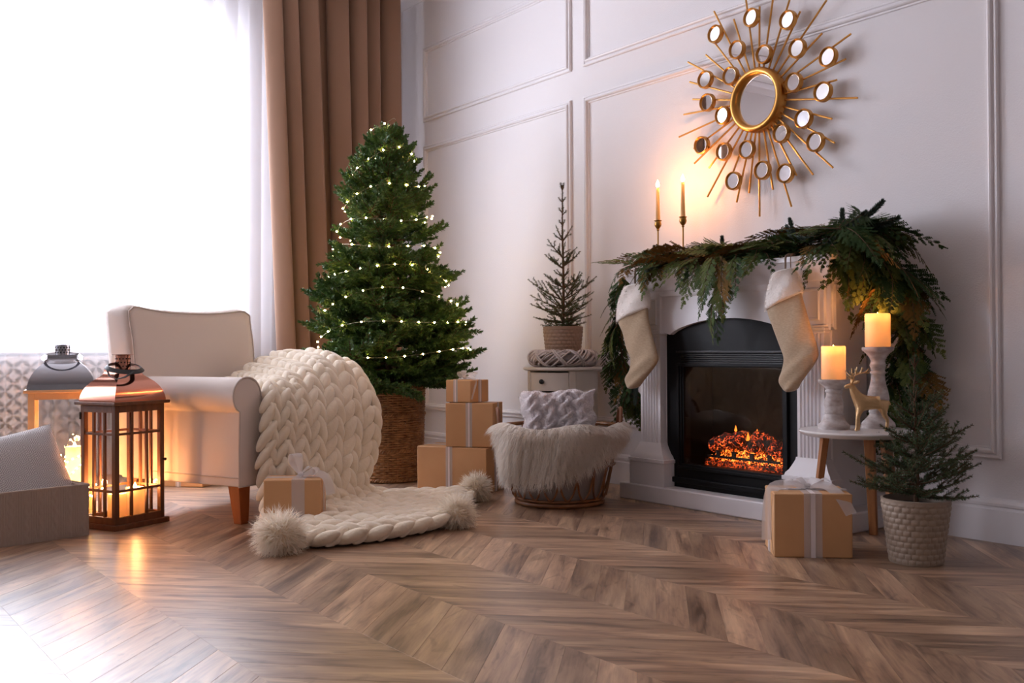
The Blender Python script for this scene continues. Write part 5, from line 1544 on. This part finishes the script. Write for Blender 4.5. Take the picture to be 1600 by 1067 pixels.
MB().tube(lp, 0.0009, 4).build('wire', M_WIRE, fl3)
for i in range(3, 120, 5): put('bulb', BME, fl3, lp[i], scale=0.8)

# ================================================================== storage box and cushion
M_KBOX = mat('taupe_knit_cover', S(176, 158, 145), 0.95, bump=0.5, bscale=260, stretch=(1, 1, 0.35))
bx = thing('knit_box', 'taupe cable-knit covered storage box holding a grey cushion', 'storage box', (-3.989, 0.707, 0), math.atan2(0.98, -0.2))
bw, bd, bh, bt = 0.46, 0.30, 0.185, 0.014
def knit_wall(p0, p1, h, nrm):
    """outer face with ribs and cable columns"""
    P0, P1, nv_ = Vector(p0), Vector(p1), Vector(nrm); L = (P1 - P0).length
    nx = int(L / 0.0022); nz = 34; rows = []
    for i in range(nz + 1):
        z = h * i / nz; row = []
        for j in range(nx + 1):
            s = L * j / nx
            ph = (s % 0.052) / 0.052
            rib = 0.0013 * math.sin(2 * math.pi * s / 0.0087) 
            if 0.30 < ph < 0.66:
                q = (ph - 0.48) / 0.18
                rib = 0.0032 * max(0, math.cos(math.pi / 2 * (q - 0.55 * math.sin(2 * math.pi * z / 0.042)))) ** 1.0 * (1 if abs(q) < 1 else 0)
            row.append(tuple(P0.lerp(P1, j / nx) + nv_ * rib + Vector((0, 0, z))))
        rows.append(row)
    return rows
mb = MB()
for p0, p1, nr in (((-bw / 2, -bd / 2, 0), (bw / 2, -bd / 2, 0), (0, -1, 0)), ((bw / 2, -bd / 2, 0), (bw / 2, bd / 2, 0), (1, 0, 0)), ((bw / 2, bd / 2, 0), (-bw / 2, bd / 2, 0), (0, 1, 0)), ((-bw / 2, bd / 2, 0), (-bw / 2, -bd / 2, 0), (-1, 0, 0))):
    mb.grid(knit_wall(p0, p1, bh, nr))
mb.build('knit_cover', M_KBOX, bx, angle=180, fix=False)
mb = MB(); mb.box(-bw / 2 + 0.002, bw / 2 - 0.002, -bd / 2 + 0.002, -bd / 2 + bt, 0.004, bh); mb.box(-bw / 2 + 0.002, bw / 2 - 0.002, bd / 2 - bt, bd / 2 - 0.002, 0.004, bh)
mb.box(-bw / 2 + 0.002, -bw / 2 + bt, -bd / 2 + bt, bd / 2 - bt, 0.004, bh); mb.box(bw / 2 - bt, bw / 2 - 0.002, -bd / 2 + bt, bd / 2 - bt, 0.004, bh); mb.box(-bw / 2 + bt, bw / 2 - bt, -bd / 2 + bt, bd / 2 - bt, 0.004, 0.016)
mb.build('inner_box', M_KBOX, bx, smooth=False)
MB().tube([(-bw / 2, -bd / 2 + 0.004, bh), (bw / 2, -bd / 2 + 0.004, bh), (bw / 2 - 0.003, bd / 2 - 0.004, bh), (-bw / 2, bd / 2 - 0.004, bh)], 0.006, 8, closed=True, cap=False).build('rim', M_KBOX, bx)
def diamond_mat():
    m, nt, b, out = nodes_of('diamond_weave')
    tc = N(nt, 'ShaderNodeTexCoord'); sp = N(nt, 'ShaderNodeSeparateXYZ'); nt.links.new(tc.outputs['Object'], sp.inputs[0])
    def tri(sock, per):
        a = N(nt, 'ShaderNodeMath', operation='PINGPONG'); a.inputs[1].default_value = per; nt.links.new(sock, a.inputs[0]); return a.outputs[0]
    ad = N(nt, 'ShaderNodeMath', operation='ADD'); nt.links.new(tri(sp.outputs[0], 0.028), ad.inputs[0]); nt.links.new(tri(sp.outputs[1], 0.028), ad.inputs[1])
    fr_ = N(nt, 'ShaderNodeMath', operation='PINGPONG'); fr_.inputs[1].default_value = 0.0042; nt.links.new(ad.outputs[0], fr_.inputs[0])
    rp = N(nt, 'ShaderNodeValToRGB'); mr = N(nt, 'ShaderNodeMath', operation='DIVIDE'); mr.inputs[1].default_value = 0.0042
    nt.links.new(fr_.outputs[0], mr.inputs[0]); nt.links.new(mr.outputs[0], rp.inputs['Fac'])
    rp.color_ramp.elements[0].position = 0.4; rp.color_ramp.elements[0].color = S(158, 152, 150)
    rp.color_ramp.elements[1].position = 0.6; rp.color_ramp.elements[1].color = S(214, 208, 206)
    nt.links.new(rp.outputs[0], b.inputs['Base Color']); b.inputs['Roughness'].default_value = 0.9
    return m
cu = pillow_grid(0.40, 0.40, 0.13, 24)
cuo = cu.build('cushion', diamond_mat(), None, angle=180, fix=False)
tag(cuo, 'grey and white diamond-weave cushion leaning in the knit box', 'cushion')

# ================================================================== gifts
M_KRAFT = mat('kraft_paper', S(214, 164, 116), 0.62, col2=S(204, 154, 106), scale=5, bump=0.12, bscale=14)
M_ORGANZA = sheer_mat('organza_ribbon', (0.9, 0.86, 0.86, 1), see=0.45, trans=0.3)
M_SATIN = mat('satin_ribbon', S(232, 222, 222), 0.4, sheen=0.3)
def gift(label, loc, rot, w, d, h, rx=0.5, rw_=0.034, cross=True, bow=None, seed=0, flap=True, sat=True):
    t = thing('gift_box', label, 'gift', loc, rot)
    MB().box(-w / 2, w / 2, -d / 2, d / 2, 0, h).build('box', M_KRAFT, t, bevel=0.004, smooth=True)
    if flap:   # folded paper ends on the sides
        for sx in (-1, 1):
            mb = MB(); x = sx * (w / 2 + 0.0012)
            mb.add([(x, -d / 2 + 0.004, h - 0.003), (x, d / 2 - 0.004, h - 0.003), (x, 0.0, h * 0.52)], [(0, 1, 2)]); mb.add([(x * 1.002, -d / 2 + 0.004, 0.003), (x * 1.002, d / 2 - 0.004, 0.003), (x * 1.002, 0, h * 0.55)], [(0, 1, 2)])
            mb.build('paper_fold', M_KRAFT, t, smooth=False, fix=False)
    x0 = (rx - 0.5) * w
    def band(y_axis, c, wd, e, m, name):
        mb = MB(); k = 0.0012 + e
        if y_axis:
            pts = [(-d / 2 - k, 0.0), (-d / 2 - k, h + k), (d / 2 + k, h + k), (d / 2 + k, 0.0)]
            mb.grid([[(c - wd / 2, a, b) for a, b in pts], [(c + wd / 2, a, b) for a, b in pts]])
        else:
            pts = [(-w / 2 - k, 0.0), (-w / 2 - k, h + k), (w / 2 + k, h + k), (w / 2 + k, 0.0)]
            mb.grid([[(a, c - wd / 2, b) for a, b in pts], [(a, c + wd / 2, b) for a, b in pts]])
        return mb.build(name, m, t, smooth=False, fix=False)
    band(True, x0, rw_, 0.0, M_ORGANZA, 'ribbon')
    if sat: band(True, x0, rw_ * 0.26, 0.0012, M_SATIN, 'ribbon_stripe')
    if cross:
        band(False, 0.0, rw_, 0.0006, M_ORGANZA, 'ribbon')
        if sat: band(False, 0.0, rw_ * 0.26, 0.0018, M_SATIN, 'ribbon_stripe')
    if bow:
        r = random.Random(seed); sc, loops, tails = bow
        b = MB().ell((0, 0, 0), 0.012 * sc, 0.010 * sc, 0.009 * sc, Matrix.Translation((x0, 0, h + 0.012)), 10, 8).build('bow_knot', M_ORGANZA, t)
        for az, el, L in loops:
            c_, s_ = math.cos(rad(az)), math.sin(rad(az)); up_ = math.sin(rad(el)); f_ = math.cos(rad(el))
            base = Vector((x0, 0, h + 0.010)); dv_ = Vector((c_ * f_, s_ * f_, up_)); sd_ = Vector((-s_, c_, 0)); nv_ = dv_.cross(sd_) * -1
            pth = [base + dv_ * (L * a) + nv_ * (L * b_) for a, b_ in ((0.02, 0.0), (0.35, 0.20), (0.75, 0.28), (1.0, 0.10), (0.85, -0.12), (0.45, -0.10), (0.03, 0.0))]
            pth = smooth_path(pth, 20)
            wds = [rw_ * (0.35 + 0.65 * math.sin(math.pi * i / 19)) for i in range(20)]
            mb = MB(); mb.grid([[tuple(Vector(p) - sd_ * q / 2) for p, q in zip(pth, wds)], [tuple(Vector(p) + sd_ * q / 2) for p, q in zip(pth, wds)]])
            mb.build('bow_loop', M_ORGANZA, t, angle=180, fix=False)
        for pth in tails:
            pth = smooth_path([(x0 + p[0], p[1], h + p[2]) for p in pth], 16)
            P_ = [Vector(p) for p in pth]
            L0, L1 = [], []
            for i, p in enumerate(P_):
                t_ = (P_[min(i + 1, 15)] - P_[max(i - 1, 0)]).normalized(); u_ = Vector((0, -0.6, 0.8)); s_ = t_.cross(u_).normalized()
                q = rw_ * (0.35 + 0.35 * min(1, i / 5)); L0.append(tuple(p - s_ * q / 2)); L1.append(tuple(p + s_ * q / 2))
            MB().grid([L0, L1]).build('bow_tail', M_ORGANZA, t, angle=180, fix=False)
    return t
def at_corner(fr_, w, d, rot):
    """centre of a box whose front right corner (local +w/2, -d/2) stands at fr_"""
    c, s_ = math.cos(rot), math.sin(rot)
    x, y = -w / 2, d / 2
    return (fr_[0] + x * c - y * s_, fr_[1] + x * s_ + y * c)
r1 = rad(27.8)
c1 = at_corner((-3.811, 2.712), 0.376, 0.20, r1)
gift('large kraft-paper gift box at the bottom of the stack with a ribbon band', (c1[0], c1[1], 0.0), r1, 0.376, 0.20, 0.212, 0.47, 0.036, cross=True)
gift('medium kraft-paper gift box in the middle of the stack', (-3.955, 2.745, 0.2145), rad(38), 0.235, 0.175, 0.208, 0.5, 0.032, cross=True)
gift('small kraft-paper gift box with organza bow on top of the stack', (-3.985, 2.725, 0.4255), rad(19), 0.148, 0.148, 0.106, 0.4, 0.026, bow=(1, [(160, 30, 0.055), (20, 25, 0.06), (-60, 45, 0.05)], [[(0.0, 0, 0.01), (0.04, -0.04, 0.03), (0.11, -0.05, 0.03)], [(0, 0, 0.01), (0.06, -0.02, 0.012), (0.09, -0.04, -0.02), (0.088, -0.07, -0.09)]]), seed=1)
r4 = rad(46.5)
c4 = at_corner((-1.902, 2.797), 0.2475, 0.21, r4)
gift('kraft-paper gift box with white organza bow in front of the side table', (c4[0], c4[1], 0.0), r4, 0.2475, 0.205, 0.206, 0.50, 0.058, bow=(1.1, [(170, 12, 0.075), (150, 35, 0.045), (-10, 18, 0.075), (25, 30, 0.05)], [[(0, 0, 0.012), (0.05, -0.03, 0.02), (0.085, -0.09, -0.005), (0.115, -0.125, -0.06)], [(0, 0, 0.012), (-0.06, -0.02, 0.022), (-0.118, -0.04, 0.008), (-0.134, -0.05, -0.08), (-0.136, -0.05, -0.16)]]), seed=2)
r5 = rad(57)
gb = at_corner((-3.385, 1.655), 0.212, 0.15, r5)
gift('kraft-paper gift box with organza bow standing on the knit blanket', (gb[0], gb[1], 0.056), r5, 0.212, 0.14, 0.142, 0.60, 0.048, sat=False, bow=(1, [(140, 70, 0.085), (-15, 20, 0.07), (20, 35, 0.05)], [[(0, 0, 0.012), (0.05, -0.01, 0.02), (0.10, -0.03, 0.0), (0.118, -0.05, -0.06)]]), seed=3)
gift('kraft-paper gift box half hidden behind the armchair', (-5.06, 1.73, 0.0), rad(40), 0.30, 0.22, 0.15, 0.55, 0.03)

# ================================================================== rattan basket with throw and cushion
RBX, RBY = -3.395, 2.812
rb = thing('rattan_basket', 'low rattan basket with loop sides and two handles in front of the nightstand', 'basket', (RBX, RBY, 0))
M_RATTAN = mat('rattan_cane', S(150, 98, 56), 0.45, col2=S(118, 72, 40), scale=24)
def rb_r(z): return 0.192 + 0.073 * (z / 0.34) ** 0.8
mb = MB()
for z_, r_, t_ in ((0.012, 0.190, 0.010), (0.030, 0.194, 0.006)):
    mb.tube([(r_ * math.cos(a), r_ * math.sin(a), z_) for a in np.linspace(0, 2 * math.pi, 72, endpoint=False)], t_, 8, closed=True, cap=False)
mb.build('base_ring', M_RATTAN, rb)
nl_ = 18
for k in range(nl_):
    a0 = 2 * math.pi * k / nl_; a1 = 2 * math.pi * (k + 1) / nl_; am = (a0 + a1) / 2
    pts = []
    for fz, fa in ((0.33, 0.0), (0.22, 0.0), (0.12, 0.02), (0.07, 0.14), (0.045, 0.32), (0.036, 0.5), (0.045, 0.68), (0.07, 0.86), (0.12, 0.98), (0.22, 1.0), (0.33, 1.0)):
        a = a0 + (a1 - a0) * (0.03 + fa * 0.94); r_ = rb_r(fz); pts.append((r_ * math.cos(a), r_ * math.sin(a), fz))
    MB().tube(smooth_path(pts, 30), 0.0042, 6).build('cane_loop', M_RATTAN, rb)
mb = MB(); mb.tube([(0.272 * math.cos(a), 0.272 * math.sin(a), 0.335) for a in np.linspace(0, 2 * math.pi, 72, endpoint=False)], 0.009, 8, closed=True, cap=False)
mb.tube([(0.245 * math.cos(a), 0.245 * math.sin(a), 0.175) for a in np.linspace(0, 2 * math.pi, 72, endpoint=False)], 0.004, 6, closed=True, cap=False)
mb.build('rim', M_RATTAN, rb)
for sg in (1, -1):
    a_c = YAW if sg > 0 else YAW + math.pi
    hp = []
    for u in np.linspace(-1, 1, 17):
        a = a_c + u * 0.24
        hp.append((0.272 * math.cos(a), 0.272 * math.sin(a), 0.33 + 0.085 * (1 - abs(u) ** 3.2)))
    MB().tube(hp, 0.0085, 8).build('handle', mat('handle_cane', S(122, 74, 46), 0.5), rb)
MB().lathe([(0.0, 0.02), (0.178, 0.02), (0.185, 0.04), (0.215, 0.15), (0.245, 0.29), (0.238, 0.29), (0.17, 0.05), (0.0, 0.03)], 40).build('liner', mat('grey_liner', S(150, 142, 138), 0.9), rb, angle=40)
# long-pile throw hanging over the near rim
M_FUR = pile_mat('ivory_fur', S(250, 246, 240), S(236, 228, 220), 0.6)
fur = thing('fur_throw', 'long-haired ivory faux fur throw hanging over the rattan basket rim', 'throw', (RBX, RBY, 0))
camdir = math.atan2(-RBY, -RBX)
def fur_bot(a):
    """lowest edge of the throw by angle (a=0 faces the camera, + to picture right)"""
    return float(np.interp(a, [-1.42, -1.2, -0.9, -0.3, 0.2, 0.55, 0.85, 1.2, 1.6], [0.12, 0.06, 0.05, 0.06, 0.085, 0.13, 0.18, 0.23, 0.27]))
P = []; na, nz_ = 60, 16
roots, dirs, LL = [], [], []
rf = random.Random(44)
for j in range(na + 1):
    a = -1.42 + 2.87 * j / na
    ang = camdir + a
    zb = fur_bot(a) + 0.055; row = []
    zt_ = 0.352 + 0.010 * math.sin(5 * a)
    for i in range(nz_ + 1):
        u = i / nz_
        if u < 0.25:      # lying over the rim
            q = u / 0.25; r_ = 0.17 + 0.125 * math.sin(q * math.pi / 2); z_ = 0.315 + (zt_ - 0.315) * math.sin(q * math.pi * 0.62) / 0.93
        else:
            q = (u - 0.25) / 0.75; z_ = (zt_ - 0.012) * (1 - q) + zb * q; r_ = rb_r(min(z_, 0.34)) + 0.028 + 0.010 * math.sin(a * 7 + q * 3)
        row.append((r_ * math.cos(ang), r_ * math.sin(ang), z_))
    P.append(row)
MB().grid(P).build('backing', M_FUR, fur, angle=180, fix=False)
for j in range(na):
    for i in range(nz_):
        for q in range(16):
            u, w_ = rf.random(), rf.random()
            a = Vector(P[j][i]).lerp(Vector(P[j + 1][i]), u).lerp(Vector(P[j][i + 1]).lerp(Vector(P[j + 1][i + 1]), u), w_)
            rd = Vector((a.x, a.y, 0)).normalized(); tg = Vector((-rd.y, rd.x, 0))
            clump = math.sin(j * 1.9 + i * 0.7) * 0.35
            roots.append(a); dirs.append(rd * rf.uniform(0.2, 0.6) + Vector((0, 0, -0.55 if i > 4 else -0.05)) + tg * (clump + rf.uniform(-0.35, 0.35))); LL.append(rf.uniform(0.035, 0.062))
mb = MB(); hairs(mb, roots, dirs, LL, 0.0022, 0.9, rf, 3, curl=0.35)
mb.build('pile', M_FUR, fur, fix=False, smooth=False)['kind'] = 'stuff'
# plush cable cushion standing in the basket
M_PLUSH = mat('pale_plush', S(222, 214, 216), 0.95, bump=0.5, bscale=180, sheen=0.4)
def cable(u, v):
    s = 0.0
    for k, c in enumerate((-0.72, -0.28, 0.16, 0.60)):
        for dr_ in (1, -1):
            cc = c + 0.10 * math.sin(v * 9 + k * 1.3) * dr_
            s = max(s, 0.036 * math.exp(-((u - cc) / 0.10) ** 2) * (0.75 + 0.25 * math.cos(v * 9 + k * 1.3 + (0 if dr_ > 0 else math.pi))))
    return s + 0.006 * math.sin(17 * u + 5 * v) * math.sin(13 * v)
pc = pillow_grid(0.335, 0.30, 0.14, 70, 5.0, cable)
pc.v = [(x + 0.006 * math.sin(43 * y + 1) + 0.004 * math.sin(90 * y), y + 0.007 * math.sin(38 * x) + 0.004 * math.sin(80 * x + 2), z) for x, y, z in pc.v]
pr_ = random.Random(6)
roots, dirs, LL = [], [], []
for (x, y, z_) in pc.v[:71 * 71]:
    for q in range(3):
        roots.append((x + pr_.uniform(-.003, .003), y + pr_.uniform(-.003, .003), z_)); dirs.append((pr_.uniform(-.7, .7), pr_.uniform(-.7, .7), 0.6)); LL.append(pr_.uniform(0.005, 0.009))
pco = pc.build('plush_cushion', M_PLUSH, None, angle=180, fix=False)
tag(pco, 'pale grey plush cable-knit cushion standing in the rattan basket', 'cushion')
hm = MB(); hairs(hm, roots, dirs, LL, 0.0014, 0.1, pr_, 2); hm.build('plush_pile', pile_mat('plush_fibres', S(232, 225, 227), S(212, 204, 208)), pco, fix=False, smooth=False)['kind'] = 'stuff'
def stand(o, centre, right, up):
    """place a cushion: local x along right, local y along up"""
    x = Vector(right).normalized(); y = Vector(up); y = (y - x * y.dot(x)).normalized(); z = x.cross(y)
    o.matrix_world = Matrix(((x.x, y.x, z.x, centre[0]), (x.y, y.y, z.y, centre[1]), (x.z, y.z, z.z, centre[2]), (0, 0, 0, 1)))
stand(pco, (RBX - 0.028, RBY + 0.022, 0.345), _r0 + Vector((0, 0, 0.04)), Vector((_fw.x, _fw.y, 0)) * 0.3 + Vector((0, 0, 1)))
# the grey cushion in the knit box: its near face looks at the camera
_bxr = Vector((-0.2, 0.98, 0))
stand(cuo, (-4.00, 0.735, 0.195), _bxr * 0.95 + Vector((0, 0, 0.16)), Vector((-0.98, -0.2, 0)) * 0.55 + Vector((0, 0, 1)))
